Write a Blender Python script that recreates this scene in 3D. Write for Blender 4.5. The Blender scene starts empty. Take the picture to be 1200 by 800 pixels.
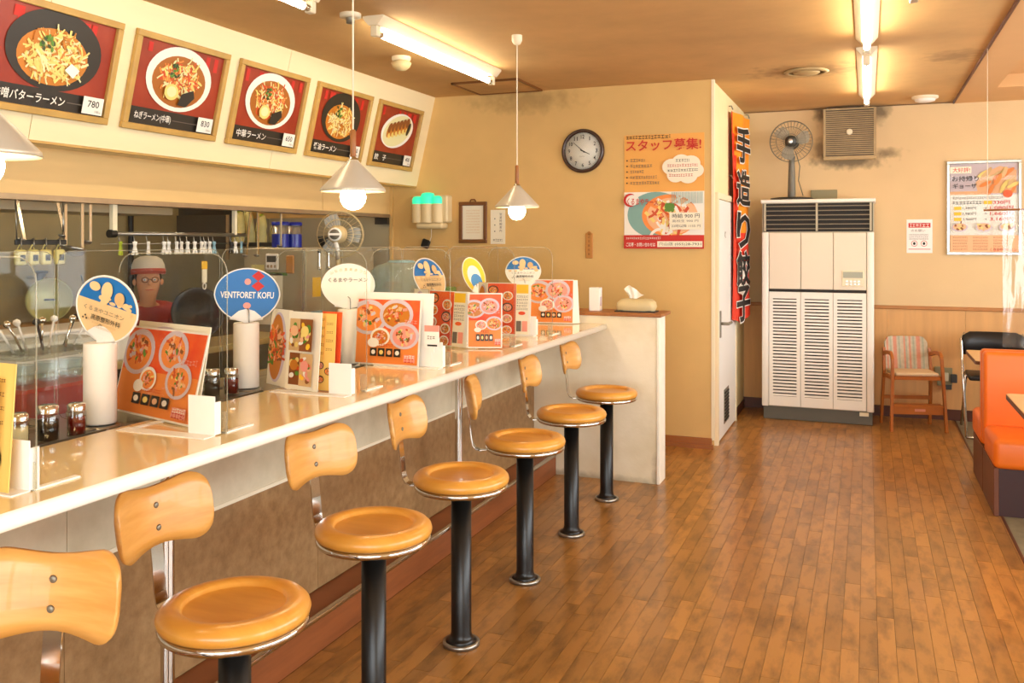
import bpy, bmesh, math, random
from mathutils import Matrix, Vector
R = math.radians
scene = bpy.context.scene
COL = scene.collection

# ---------------------------------------------------------------- camera, light, exposure
cam_d = bpy.data.cameras.new('camera'); cam = bpy.data.objects.new('camera', cam_d); COL.objects.link(cam)
cam.location = (0, 0, 1.5); cam.rotation_euler = (R(90), 0, R(21.6))
cam_d.sensor_width = 36; cam_d.lens = 31.5; cam_d.shift_y = -0.0979; cam_d.clip_start = .02
scene.camera = cam
vs = scene.view_settings
vs.view_transform = 'Standard'; vs.look = 'None'; vs.gamma = 1; vs.use_curve_mapping = False
vs.exposure = 0.68
cy = scene.cycles
cy.use_denoising = True; cy.max_bounces = 8; cy.diffuse_bounces = 5; cy.glossy_bounces = 4
cy.transmission_bounces = 6; cy.transparent_max_bounces = 24; cy.caustics_reflective = False; cy.caustics_refractive = False
cy.sample_clamp_indirect = 6
world = bpy.data.worlds.new('world'); scene.world = world; world.use_nodes = True
bg = world.node_tree.nodes['Background']; bg.inputs[0].default_value = (0.93, 0.97, 1.0, 1); bg.inputs[1].default_value = 6.2
TUBE_E, BULB_E, KIT_FILL_E = 20.0, 26.0, 30.0
def portal(name, loc, rot, sx, sy):
    l = bpy.data.lights.new(name, 'AREA'); l.shape = 'RECTANGLE'; l.size = sx; l.size_y = sy; l.cycles.is_portal = True
    o = bpy.data.objects.new(name, l); COL.objects.link(o); o.location = loc; o.rotation_euler = rot
portal('window_portal', (3.55, 3.6, 1.55), (0, R(90), 0), 1.7, 8.0)
portal('window_portal', (0.4, -2.55, 1.45), (R(90), 0, 0), 5.4, 2.0)

# ---------------------------------------------------------------- materials
def srgb(h):
    if isinstance(h, tuple): c = h
    else: c = tuple(int(h[i:i+2], 16)/255 for i in (0, 2, 4))
    return tuple(x/12.92 if x <= .04045 else ((x+.055)/1.055)**2.4 for x in c)+(1,)
MATS = {}
def mat(name, col, rough=.5, metal=0., var=0., scale=8., col2=None, bump=0., bscale=40., stretch=(1,1,1), emit=0., ecol=None,
        spec=.5, coat=0., detail=3., obj_rand=0., island=False, thr=None):
    m = bpy.data.materials.new(name); m.use_nodes = True; nt = m.node_tree; N = nt.nodes; L = nt.links
    b = N['Principled BSDF']; c1 = srgb(col)
    b.inputs['Base Color'].default_value = c1; b.inputs['Roughness'].default_value = rough; b.inputs['Metallic'].default_value = metal
    b.inputs['Specular IOR Level'].default_value = spec; b.inputs['Coat Weight'].default_value = coat
    if emit: b.inputs['Emission Color'].default_value = srgb(ecol or col); b.inputs['Emission Strength'].default_value = emit
    if var or col2 or bump:
        tc = N.new('ShaderNodeTexCoord'); mp = N.new('ShaderNodeMapping'); mp.inputs['Scale'].default_value = stretch
        geo = N.new('ShaderNodeNewGeometry')
        L.new(geo.outputs['Position'], mp.inputs[0])
    if var or col2:
        nz = N.new('ShaderNodeTexNoise'); nz.inputs['Scale'].default_value = scale; nz.inputs['Detail'].default_value = detail; nz.inputs['Roughness'].default_value = .6
        L.new(mp.outputs[0], nz.inputs['Vector'])
        rp = N.new('ShaderNodeValToRGB')
        lo, hi = thr or (.3, .7)
        rp.color_ramp.elements[0].position = lo; rp.color_ramp.elements[1].position = hi
        c2 = srgb(col2) if col2 else tuple(max(0, x*(1-var)) for x in c1[:3])+(1,)
        rp.color_ramp.elements[0].color = c2; rp.color_ramp.elements[1].color = c1
        L.new(nz.outputs['Fac'], rp.inputs[0]); out = rp.outputs[0]
        if obj_rand:
            oi = N.new('ShaderNodeObjectInfo'); hs = N.new('ShaderNodeHueSaturation'); ma = N.new('ShaderNodeMath'); ma.operation = 'ADD'
            gi = geo.outputs['Random Per Island']; fr = N.new('ShaderNodeMath'); fr.operation = 'FRACT'
            L.new(oi.outputs['Random'], ma.inputs[0])
            if island: L.new(gi, ma.inputs[1])
            else: ma.inputs[1].default_value = 0
            L.new(ma.outputs[0], fr.inputs[0])
            mr = N.new('ShaderNodeMapRange'); mr.inputs[3].default_value = 1-obj_rand; mr.inputs[4].default_value = 1+obj_rand*.75
            L.new(fr.outputs[0], mr.inputs[0]); L.new(mr.outputs[0], hs.inputs['Value']); L.new(out, hs.inputs['Color']); out = hs.outputs[0]
            # offset the grain per plank
            cb = N.new('ShaderNodeCombineXYZ'); mu = N.new('ShaderNodeMath'); mu.operation = 'MULTIPLY'; mu.inputs[1].default_value = 37.
            L.new(fr.outputs[0], mu.inputs[0]); L.new(mu.outputs[0], cb.inputs[0]); L.new(mu.outputs[0], cb.inputs[1]); L.new(cb.outputs[0], mp.inputs['Location'])
        L.new(out, b.inputs['Base Color'])
    if bump:
        n2 = N.new('ShaderNodeTexNoise'); n2.inputs['Scale'].default_value = bscale; n2.inputs['Detail'].default_value = 4
        L.new(mp.outputs[0], n2.inputs['Vector'])
        bp = N.new('ShaderNodeBump'); bp.inputs['Strength'].default_value = bump; bp.inputs['Distance'].default_value = .01
        L.new(n2.outputs['Fac'], bp.inputs['Height']); L.new(bp.outputs[0], b.inputs['Normal'])
    MATS[name] = m; return m
def clear(name, tint=(1,1,1), gloss=.06, rough=.02, opacity=0., ocol=(1,1,1)):
    m = bpy.data.materials.new(name); m.use_nodes = True; nt = m.node_tree; N = nt.nodes; L = nt.links
    for n in list(N): N.remove(n)
    out = N.new('ShaderNodeOutputMaterial'); tr = N.new('ShaderNodeBsdfTransparent'); tr.inputs[0].default_value = tint+(1,)
    gl = N.new('ShaderNodeBsdfGlossy'); gl.inputs['Roughness'].default_value = rough
    fr = N.new('ShaderNodeLayerWeight'); fr.inputs[0].default_value = .5
    pw = N.new('ShaderNodeMath'); pw.operation = 'POWER'; pw.inputs[1].default_value = 5; L.new(fr.outputs['Facing'], pw.inputs[0])
    ad = N.new('ShaderNodeMath'); ad.operation = 'MULTIPLY_ADD'; ad.use_clamp = True; ad.inputs[1].default_value = .7; ad.inputs[2].default_value = gloss
    mx = N.new('ShaderNodeMixShader'); L.new(pw.outputs[0], ad.inputs[0]); L.new(ad.outputs[0], mx.inputs[0])
    L.new(tr.outputs[0], mx.inputs[1]); L.new(gl.outputs[0], mx.inputs[2]); last = mx.outputs[0]
    if opacity:
        df = N.new('ShaderNodeBsdfDiffuse'); df.inputs[0].default_value = ocol+(1,); m2 = N.new('ShaderNodeMixShader'); m2.inputs[0].default_value = opacity
        L.new(last, m2.inputs[1]); L.new(df.outputs[0], m2.inputs[2]); last = m2.outputs[0]
    L.new(last, out.inputs[0]); MATS[name] = m; return m

mat('wall', 'E0B874', .75, var=.14, scale=1.6, bump=.08, bscale=60)
mat('wall_side', 'F3E3B0', .7, var=.1, scale=2, bump=.05, bscale=60)
mat('wall_back', 'E4C594', .75, var=.10, scale=1.4, bump=.08, bscale=60)
mat('wainscot', 'DFA868', .6, var=.14, scale=3, stretch=(6,6,.6))
mat('ceiling', 'DCB072', .85, var=.24, scale=1.3, bump=.10, bscale=90, detail=5)
mat('beam', 'DDB078', .8, var=.06, scale=2)
mat('fascia', 'F6E4B8', .55, var=.05, scale=3, stretch=(1,.3,4))
mat('header', 'E9C384', .6, var=.10, scale=2.5, stretch=(1,.5,3))
mat('edge_metal', 'B59C7C', .4, .6, var=.2, scale=5)
mat('wood_floor', 'AE7A3C', .28, var=.0, col2='68461E', scale=4, stretch=(4,1.3,1), obj_rand=.22, island=True, thr=(.24,.55), detail=5, bump=.03, bscale=25, coat=.12)
mat('subfloor', '5A3616', .8)
mat('tile', '8E8468', .5, var=.3, scale=12)
mat('tile_joint', '4A3C2A', .7)
mat('baseboard', 'A5622C', .5, var=.2, scale=3, stretch=(.6,.6,6))
mat('base_dark', '5E3018', .5, var=.2, scale=4)
mat('rail_wood', 'B87A3C', .5, var=.15, scale=6)
mat('door_white', 'F2F2EC', .4)
mat('steel', 'A8A49A', .28, .9, var=.12, scale=3)
mat('steel_dull', 'BCB296', .42, .3, var=.25, scale=1.6, stretch=(1,1,.4))
mat('kit_wall', 'A89C78', .45, .25, var=.25, scale=1.2)
mat('kit_dark', '3A342A', .6)
mat('chrome', 'D8D4CC', .12, 1.0)
mat('black_metal', '15120F', .32, .3, spec=.6)
mat('black', '151311', .45)
mat('dark_grey', '3A3A38', .5)
mat('seat_wood', 'E4A648', .32, col2='D8963A', scale=4, stretch=(1,7,1), thr=(.35,.7), coat=.25)
mat('back_wood', 'E8B060', .38, col2='D89A48', scale=4, stretch=(1.2,1.2,9), thr=(.35,.7), coat=.2)
mat('bolt', '8A8474', .45, .5)
mat('counter_top', 'F3D9A6', .10, var=.05, scale=6, coat=.5)
mat('counter_edge', 'FBF4E4', .25)
mat('apron', 'E2D8BE', .5, .0, col2='BEB294', scale=4, thr=(.3,.75), detail=6)
mat('panel_brown', 'A8855A', .5, col2='8A6840', scale=26, thr=(.3,.7), detail=6)
mat('trim_white', 'EDE2C8', .4)
mat('step_wood', '9C5A30', .45, var=.35, scale=4, stretch=(1,.6,5))
mat('partition', 'F2E8CE', .7, col2='E2D4B2', scale=3, bump=.12, bscale=50, thr=(.3,.6))
mat('partition_edge', 'F8F2E0', .6, var=.08, scale=9)
mat('cap_wood', 'A8682E', .45, var=.2, scale=6)
mat('white', 'F4F0E8', .5)
mat('white_gloss', 'F6F2EA', .3)
mat('paper', 'F7F1E4', .7)
mat('cream', 'EFE2C0', .5)
mat('card', 'F3EAD2', .6)
mat('shade', 'CCC2AE', .3, .25)
mat('bulb', 'FFF2DC', .4, emit=BULB_E, ecol='FFE6B8')
mat('tube', 'FFFFFF', .4, emit=TUBE_E, ecol='FFF5DA')
mat('tube_kit_fill', 'FFFFFF', .4, emit=KIT_FILL_E, ecol='FFEFD0')
mat('fixture', 'EFE0C0', .5, var=.08, scale=6)
mat('frame_wood', 'C89E54', .4, var=.2, scale=8)
mat('frame_dark', '7A4A1C', .45, var=.2, scale=9)
mat('print_red', 'A23A20', .35, col2='8C2812', scale=5)
mat('print_black', '2A241C', .4)
mat('ink', '1C1814', .6)
mat('ink_grey', '6E645A', .6)
mat('ink_red', 'C8281C', .6)
mat('p_orange', 'EE6A28', .5, col2='E2421E', scale=9, thr=(.35,.65))
mat('p_orange2', 'F08C3C', .5)
mat('p_yellow', 'F2C02C', .5)
mat('p_yellowpaper', 'EFC668', .6)
mat('p_white', 'F2ECE0', .5)
mat('p_lilac', 'D2C2CC', .5)
mat('p_pink', 'E89888', .5)
mat('p_peach', 'F0B888', .5)
mat('p_tanor', 'EBA94E', .5)
mat('p_green', '5C8A2C', .5)
mat('p_dkgreen', '3C4A20', .5)
mat('p_soup', 'C87A22', .4)
mat('p_broth', 'A86018', .4)
mat('p_noodle', 'F0D478', .5)
mat('p_noodle2', 'E8E0A8', .5)
mat('p_redfood', 'D04E1E', .5)
mat('p_brownfood', '8C5020', .5)
mat('p_teal', '7FA8A0', .5)
mat('p_blue', '1E6FB4', .45)
mat('p_blue2', '3F86C4', .5)
mat('p_navy', '1E3A6E', .5)
mat('p_beige', 'EFC890', .55)
mat('p_tan', 'D8B078', .55)
mat('clockface', 'F0EDE6', .4)
mat('clockrim', '3A2016', .3, spec=.6)
mat('b_orange', 'F5A21E', .7, col2='F08A14', scale=2)
mat('b_red', 'E23A1E', .7)
mat('ac_cream', 'E6DAC2', .45)
mat('ac_white', 'F0EADC', .4)
mat('ac_side', 'B8AE92', .5)
mat('ac_dark', '4A4032', .5)
mat('ac_slat', '7A6C54', .45)
mat('ac_base', '5E5A4C', .5)
mat('gap', '241E16', .7)
mat('lcd', '9C9A80', .3)
mat('vent_tan', 'B89C6C', .5, var=.2, scale=10)
mat('fan_grey', '6E6A5C', .45)
mat('fan_dark', '35342E', .45)
mat('fan_cream', 'CDB98A', .45)
mat('orange_vinyl', 'EE7418', .42, var=.06, scale=3)
mat('bench_base', '3A120C', .5, var=.2, scale=4)
mat('bench_side', '6E3A1C', .5, var=.2, scale=5)
mat('chair_wood', 'B2641E', .42, var=.25, scale=5, stretch=(2,2,.6))
mat('cushion', 'D8BC94', .7)
mat('stripe_a', 'C4B498', .85, var=.2, scale=40); mat('stripe_b', 'D08C70', .85, var=.15, scale=40); mat('stripe_c', 'A8A890', .85, var=.2, scale=40)
mat('table_wood', 'E8BE84', .35, var=.1, scale=4, stretch=(1,5,1))
mat('outlet', '8C8460', .5); mat('outlet_l', 'D8D0B0', .5)
mat('soy', '1C0F0A', .2); mat('chili', '6E1208', .25); mat('pepper', 'E6D8A8', .6)
mat('red_tub', 'B8200C', .35)
mat('can_blue', '1E2C9A', .3); mat('can_silver', 'C8C4B8', .25, .7)
mat('teal_glow', '3FE0B0', .4, emit=.75, ecol='1EC890')
mat('appl', 'E6D0A0', .45)
mat('skin', 'D89A70', .6); mat('shirt_red', 'A02A24', .8, var=.15, scale=10); mat('cap_white', 'E8DCC4', .8); mat('cap_red', 'C85A48', .8); mat('hair', '1E1612', .7); mat('apron_dark', '3A2A24', .8)
mat('wood_tag', 'C08038', .5); mat('green_clip', 'B8C83C', .4); mat('blue_clip', '8FB8C8', .4)
mat('pot_green', 'B8B880', .4, .3); mat('pitcher', 'D8CC9C', .4)
mat('wood_top', 'B88A50', .5, var=.15, scale=5)
mat('kit_table', 'C4B27C', .4, .3, var=.15, scale=3)
mat('yellow_bag', 'D8CC84', .45, var=.15, scale=20)
clear('acrylic', (.965,.965,.95), .014)
clear('acrylic_edge', (.86,.86,.78), .06, .3, .22, (.75,.70,.55))
clear('vinyl', (.95,.95,.94), .08, .06, .03)
clear('jar_glass', (.9,.9,.87), .12, .05)
clear('clear_tub', (.9,.92,.9), .06, .1, .05, (.8,.85,.82))
clear('blue_tub', (.78,.9,.92), .10, .08, .22, (.62,.80,.84))
clear('fan_disc', (.8,.8,.74), .04, .2, .42, (.55,.52,.42))
clear('window_glass', (.97,.98,.98), .03)

# soot stains on the back wall around the exhaust fan (dirt has a shape of its own)
def add_soot(mname, boxes, col='3A2A18', amount=.7):
    m = MATS[mname]; nt = m.node_tree; N = nt.nodes; L = nt.links; b = N['Principled BSDF']
    src = b.inputs['Base Color'].links[0].from_socket
    geo = N.new('ShaderNodeNewGeometry')
    for (c, rad, pw) in boxes:
        sb = N.new('ShaderNodeVectorMath'); sb.operation = 'SUBTRACT'; sb.inputs[1].default_value = c; L.new(geo.outputs['Position'], sb.inputs[0])
        dv = N.new('ShaderNodeVectorMath'); dv.operation = 'DIVIDE'; dv.inputs[1].default_value = rad; L.new(sb.outputs[0], dv.inputs[0])
        ln = N.new('ShaderNodeVectorMath'); ln.operation = 'LENGTH'; L.new(dv.outputs[0], ln.inputs[0])
        nz = N.new('ShaderNodeTexNoise'); nz.inputs['Scale'].default_value = 14; nz.inputs['Detail'].default_value = 5; L.new(geo.outputs['Position'], nz.inputs['Vector'])
        ad = N.new('ShaderNodeMath'); ad.operation = 'MULTIPLY_ADD'; ad.inputs[1].default_value = 1.4; L.new(nz.outputs['Fac'], ad.inputs[0]); L.new(ln.outputs['Value'], ad.inputs[2])
        mr = N.new('ShaderNodeMapRange'); mr.inputs[1].default_value = .95; mr.inputs[2].default_value = 1.75; mr.inputs[3].default_value = amount*pw; mr.inputs[4].default_value = 0
        L.new(ad.outputs[0], mr.inputs[0])
        mx = N.new('ShaderNodeMix'); mx.data_type = 'RGBA'; L.new(mr.outputs[0], mx.inputs[0]); L.new(src, mx.inputs[6]); mx.inputs[7].default_value = srgb(col)
        src = mx.outputs[2]
    L.new(src, b.inputs['Base Color'])
add_soot('wall_back', [((-.14, 8.35, 2.20), (.34, .3, .09), 1), ((-.36, 8.35, 2.62), (.10, .3, .12), 1), ((.09, 8.35, 2.62), (.12, .3, .12), 1), ((-.38, 8.35, 2.30), (.09, .3, .14), .8), ((.16, 8.35, 2.26), (.16, .3, .05), .8)])
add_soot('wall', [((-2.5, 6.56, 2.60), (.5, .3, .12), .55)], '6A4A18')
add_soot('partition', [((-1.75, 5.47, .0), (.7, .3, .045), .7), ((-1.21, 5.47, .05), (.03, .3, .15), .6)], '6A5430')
add_soot('ceiling', [((-.39, 6.47, 2.67), (.42, .28, .2), .75), ((.52, 6.3, 2.67), (.2, .25, .2), .6), ((-2.6, 6.3, 2.67), (.4, .3, .2), .35)], '4A3214')

# ---------------------------------------------------------------- geometry helpers
def T(x=0, y=0, z=0): return Matrix.Translation((x, y, z))
def RZ(a): return Matrix.Rotation(R(a), 4, 'Z')
def RX(a): return Matrix.Rotation(R(a), 4, 'X')
def RY(a): return Matrix.Rotation(R(a), 4, 'Y')
def FR(o, ux, uy):
    ux = Vector(ux).normalized(); uy = Vector(uy).normalized(); n = ux.cross(uy)
    return Matrix(((ux.x, uy.x, n.x, o[0]), (ux.y, uy.y, n.y, o[1]), (ux.z, uy.z, n.z, o[2]), (0, 0, 0, 1)))
FACE_CAM = lambda x, y, z: FR((x, y, z), (1, 0, 0), (0, 0, 1))     # a sheet whose face looks toward -Y
FACE_PX = lambda x, y, z: FR((x, y, z), (0, 1, 0), (0, 0, 1))      # a sheet whose face looks toward +X
TEXT = {}
def text_geo(s, off=0.):
    k = (s, off)
    if k in TEXT: return TEXT[k]
    cu = bpy.data.curves.new('t', 'FONT'); cu.body = s; cu.size = 1; cu.resolution_u = 2; cu.offset = off
    o = bpy.data.objects.new('t', cu); COL.objects.link(o)
    dg = bpy.context.evaluated_depsgraph_get(); me = bpy.data.meshes.new_from_object(o.evaluated_get(dg))
    vs = [v.co.copy() for v in me.vertices]; fs = [tuple(p.vertices) for p in me.polygons]
    bpy.data.objects.remove(o); bpy.data.curves.remove(cu); bpy.data.meshes.remove(me)
    if vs:
        x0, x1 = min(v.x for v in vs), max(v.x for v in vs); y0, y1 = min(v.y for v in vs), max(v.y for v in vs)
    else: x0 = x1 = y0 = y1 = 0
    TEXT[k] = (vs, fs, x0, x1, y0, y1); return TEXT[k]
class MB:
    def __init__(s, mat=None): s.v = []; s.f = []; s.m = []; s.sm = []; s.mats = []; s.mat = mat; s.z = 0; s.clip = None
    def mi(s, m):
        m = m or s.mat
        if m not in s.mats: s.mats.append(m)
        return s.mats.index(m)
    def add(s, vs, fs, mat=None, M=None, smooth=False):
        b = len(s.v); i = s.mi(mat)
        s.v += [tuple(M @ Vector(v)) if M is not None else tuple(v) for v in vs]
        for f in fs: s.f.append(tuple(b+k for k in f)); s.m.append(i); s.sm.append(smooth)
        return s
    def box(s, x0, x1, y0, y1, z0, z1, mat=None, M=None, bev=0., seg=1):
        if bev:
            bm = bmesh.new(); bmesh.ops.create_cube(bm, size=1)
            for v in bm.verts: v.co = ((x0+x1)/2+v.co.x*(x1-x0), (y0+y1)/2+v.co.y*(y1-y0), (z0+z1)/2+v.co.z*(z1-z0))
            bmesh.ops.bevel(bm, geom=bm.edges[:], offset=bev, segments=seg, affect='EDGES', profile=.5)
            bm.verts.index_update()
            s.add([v.co.copy() for v in bm.verts], [[v.index for v in f.verts] for f in bm.faces], mat, M, seg > 1); bm.free(); return s
        vs = [(x, y, z) for z in (z0, z1) for y in (y0, y1) for x in (x0, x1)]
        return s.add(vs, [(0,2,3,1), (4,5,7,6), (0,1,5,4), (2,6,7,3), (0,4,6,2), (1,3,7,5)], mat, M)
    def lathe(s, prof, seg=32, mat=None, M=None, smooth=True, cap=True):
        vs = []; fs = []; n = len(prof)
        for i in range(seg):
            a = 2*math.pi*i/seg
            for r, z in prof: vs.append((r*math.cos(a), r*math.sin(a), z))
        for i in range(seg):
            j = (i+1) % seg
            for k in range(n-1): fs.append((i*n+k, j*n+k, j*n+k+1, i*n+k+1))
        s.add(vs, fs, mat, M, smooth)
        if cap:
            for k in (0, n-1):
                if prof[k][0] > 1e-5: s.add([vs[i*n+k] for i in range(seg)], [tuple(range(seg))], mat, M)
        return s
    def sweep(s, path, prof, mat=None, M=None, smooth=True, closed=False, up=None):
        P = [Vector(p) for p in path]; n = len(P); m = len(prof); vs = []; fs = []; nrm = None
        for i, p in enumerate(P):
            t = (P[(i+1) % n]-P[i-1]) if closed else (P[min(i+1, n-1)]-P[max(i-1, 0)])
            t.normalize()
            if up is not None: nrm = Vector(up)
            elif nrm is None: nrm = Vector((0, 0, 1)) if abs(t.z) < .9 else Vector((1, 0, 0))
            nrm = (nrm-t*nrm.dot(t)).normalized(); bi = t.cross(nrm)
            for a, b in prof: vs.append(p+nrm*a+bi*b)
        for i in range(n if closed else n-1):
            j = (i+1) % n
            for k in range(m): fs.append((i*m+k, i*m+(k+1) % m, j*m+(k+1) % m, j*m+k))
        if not closed: fs += [tuple(range(m))[::-1], tuple((n-1)*m+k for k in range(m))]
        return s.add(vs, fs, mat, M, smooth)
    def tube(s, path, r, seg=8, mat=None, M=None, closed=False):
        return s.sweep(path, [(r*math.cos(2*math.pi*k/seg), r*math.sin(2*math.pi*k/seg)) for k in range(seg)], mat, M, True, closed)
    def prism(s, poly, d, mat=None, M=None, z=0, smooth=False):
        n = len(poly); vs = [(x, y, z) for x, y in poly]+[(x, y, z+d) for x, y in poly]
        s.add(vs, [tuple(range(n))[::-1], tuple(range(n, 2*n))], mat, M)
        return s.add(vs, [(i, (i+1) % n, n+(i+1) % n, n+i) for i in range(n)], mat, M, smooth)
    # flat print: every call lies a hair above the one before it
    def up(s, d=.0004): s.z += d; return s.z
    def clipped(s, pts):
        if not s.clip: return pts
        for ax, lim, sg in ((0, s.clip[0], 1), (0, s.clip[1], -1), (1, s.clip[2], 1), (1, s.clip[3], -1)):
            o = []
            for i, p in enumerate(pts):
                q = pts[i-1]; a = sg*(p[ax]-lim); b = sg*(q[ax]-lim)
                if (a >= 0) != (b >= 0): t = b/(b-a); o.append((q[0]+(p[0]-q[0])*t, q[1]+(p[1]-q[1])*t))
                if a >= 0: o.append(p)
            pts = o
            if len(pts) < 3: return []
        return pts
    def poly(s, pts, mat, M):
        pts = s.clipped(pts)
        if not pts: return s
        z = s.up(); return s.add([(x, y, z) for x, y in pts], [tuple(range(len(pts)))], mat, M)
    def rect(s, x0, x1, y0, y1, mat, M): return s.poly([(x0, y0), (x1, y0), (x1, y1), (x0, y1)], mat, M)
    def disc(s, cx, cy, rx, ry, mat, M, n=28, rot=0):
        c, q = math.cos(R(rot)), math.sin(R(rot)); o = []
        for k in range(n):
            a = 2*math.pi*k/n; x, y = rx*math.cos(a), ry*math.sin(a); o.append((cx+x*c-y*q, cy+x*q+y*c))
        return s.poly(o, mat, M)
    def text(s, st, cx, cy, w, h, mat, M, off=0., rot=0):      # fitted into a w x h box centred on cx, cy
        vs, fs, x0, x1, y0, y1 = text_geo(st, off)
        if not vs: return s
        z = s.up(); sx = w/(x1-x0); sy = h/max(y1-y0, 1e-6); c, q = math.cos(R(rot)), math.sin(R(rot)); o = []
        for v in vs:
            x = (v.x-(x0+x1)/2)*sx; y = (v.y-(y0+y1)/2)*sy; o.append((cx+x*c-y*q, cy+x*q+y*c, z))
        return s.add(o, fs, mat, M)
    def build(s, name, parent=None, origin=None, recalc=False):
        me = bpy.data.meshes.new(name); ov = s.v
        o = bpy.data.objects.new(name, me)
        if parent is None:
            if origin is None:
                xs, ys, zs = zip(*s.v); origin = ((min(xs)+max(xs))/2, (min(ys)+max(ys))/2, min(zs))
            ov = [(v[0]-origin[0], v[1]-origin[1], v[2]-origin[2]) for v in s.v]; o.location = origin
        me.from_pydata(ov, [], s.f)
        for m in s.mats: me.materials.append(MATS[m])
        me.polygons.foreach_set('material_index', s.m); me.polygons.foreach_set('use_smooth', s.sm)
        if recalc:
            bm = bmesh.new(); bm.from_mesh(me); bmesh.ops.remove_doubles(bm, verts=bm.verts, dist=1e-5); bmesh.ops.recalc_face_normals(bm, faces=bm.faces); bm.to_mesh(me); bm.free()
        me.update(); COL.objects.link(o)
        if parent is not None: o.parent = parent
        return o
def tag(o, label, cat, group=None):
    o['label'] = label; o['category'] = cat
    if group: o['group'] = group
    return o
def thing(name, label, cat, loc=(0, 0, 0), rz=0, group=None):
    o = bpy.data.objects.new(name, None); o.empty_display_size = .05; COL.objects.link(o); o.location = loc; o.rotation_euler = (0, 0, R(rz))
    return tag(o, label, cat, group)
def struct(o): o['kind'] = 'structure'; return o
def kids(o): return [c for c in bpy.data.objects if c.parent == o]
def dup(root, loc, rz, label, group=None):
    def cp(o, par):
        c = o.copy(); COL.objects.link(c); c.parent = par
        for ch in kids(o): cp(ch, c)
        return c
    r = cp(root, None); r.location = loc; r.rotation_euler = (0, 0, R(rz)); r['label'] = label
    if group: r['group'] = group
    return r
def rrect(w, h, r, n=5, cx=0, cy=0):
    o = []
    for qx, qy, a0 in ((1, 1, 0), (-1, 1, 90), (-1, -1, 180), (1, -1, 270)):
        for k in range(n+1):
            a = R(a0+90*k/n); o.append((cx+qx*(w/2-r)+r*math.cos(a), cy+qy*(h/2-r)+r*math.sin(a)))
    return o

# ---------------------------------------------------------------- the setting
def sbox(name, x0, x1, y0, y1, z0, z1, m, bev=0): return struct(MB(m).box(x0, x1, y0, y1, z0, z1, bev=bev).build(name))
floor = sbox('floor', -5.7, 3.6, -2.7, 8.5, -.12, -.012, 'subfloor')
def planks():
    rnd = random.Random(4); W = .0632; A = R(21.6); items = []
    x = -1.858
    while x < .672:
        w = min(W, .68-x); y = -2.6+rnd.uniform(-.5, 0)
        while y < 8.34:
            l = rnd.choice((.22, .3, .38, .45, .55, .7)); y1 = min(y+l, 8.348); y0 = max(y, -2.6)
            if y1-y0 > .03: items.append((x, x+w, y0, y1))
            y += l
        x += W
    def score(it):
        cx, cy_ = (it[0]+it[1])/2, (it[2]+it[3])/2; d = -cx*math.sin(A)+cy_*math.cos(A)
        if d < 1: return 0
        u = 600+1050*(cx*math.cos(A)+cy_*math.sin(A))/d; v = 282.5+1050*1.5/d
        if u < 240 or u > 1210 or v > 815: return 0
        return (it[1]-it[0])*(it[3]-it[2])/d**2
    items.sort(key=score, reverse=True)
    unit = MB('wood_floor').box(-.5, .5, -.5, .5, -.012, 0); me = None; rest = MB('wood_floor')
    for i, (x0, x1, y0, y1) in enumerate(items):
        g = .0006
        if i < 300:
            if me is None: o = unit.build('plank', floor); me = o.data
            else: o = bpy.data.objects.new('plank', me); COL.objects.link(o); o.parent = floor
            o.location = Vector(((x0+x1)/2, (y0+y1)/2, 0))-floor.location; o.scale = (x1-x0-2*g, y1-y0-2*g, 1)
        else: rest.box(x0+g, x1-g, y0+g, y1-g, -.012, 0)
    for k in range(len(rest.v)): rest.v[k] = tuple(Vector(rest.v[k])-floor.location)
    r = rest.build('far_planks', floor); r['kind'] = 'stuff'
planks()
tf = sbox('floor_tile', .692, 3.5, -2.6, 8.35, -.012, -.001, 'tile')
struct(MB('base_dark').box(.68, .692, -2.6, 8.35, -.012, .002).build('trim_1'))
sbox('floor_kitchen', -5.6, -2.5, -2.6, 6.56, -.012, 0, 'kit_dark')
# ceiling, beam, recess
sbox('ceiling', -5.7, .684, -2.7, 8.5, 2.67, 2.78, 'ceiling')
sbox('trim_2', .684, .91, -2.7, 8.5, 2.655, 2.78, 'beam')
sbox('trim_3', .91, 3.6, 7.6, 8.5, 2.655, 2.78, 'beam')
sbox('ceiling_recess', .91, 3.6, -2.7, 7.6, 2.75, 2.82, 'beam')
struct(MB('base_dark').box(.672, .684, -2.6, 8.35, 2.652, 2.67).build('trim_4'))
# walls
sbox('wall_kitchen_end', -5.7, -1.04, 6.56, 6.7, 0, 2.67, 'wall')
sbox('wall_side', -1.18, -1.04, 6.7, 8.35, 0, 2.67, 'wall_side')
sbox('wall_back', -1.18, 3.6, 8.35, 8.5, 0, 2.66, 'wall_back')
sbox('wall_kitchen', -5.7, -5.6, -2.7, 6.56, 0, 2.67, 'kit_wall')
# corner bead in pale paint on the outer corner
struct(MB('cream').box(-1.045, -1.025, 6.555, 6.60, .06, 2.67).build('trim_5'))
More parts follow.
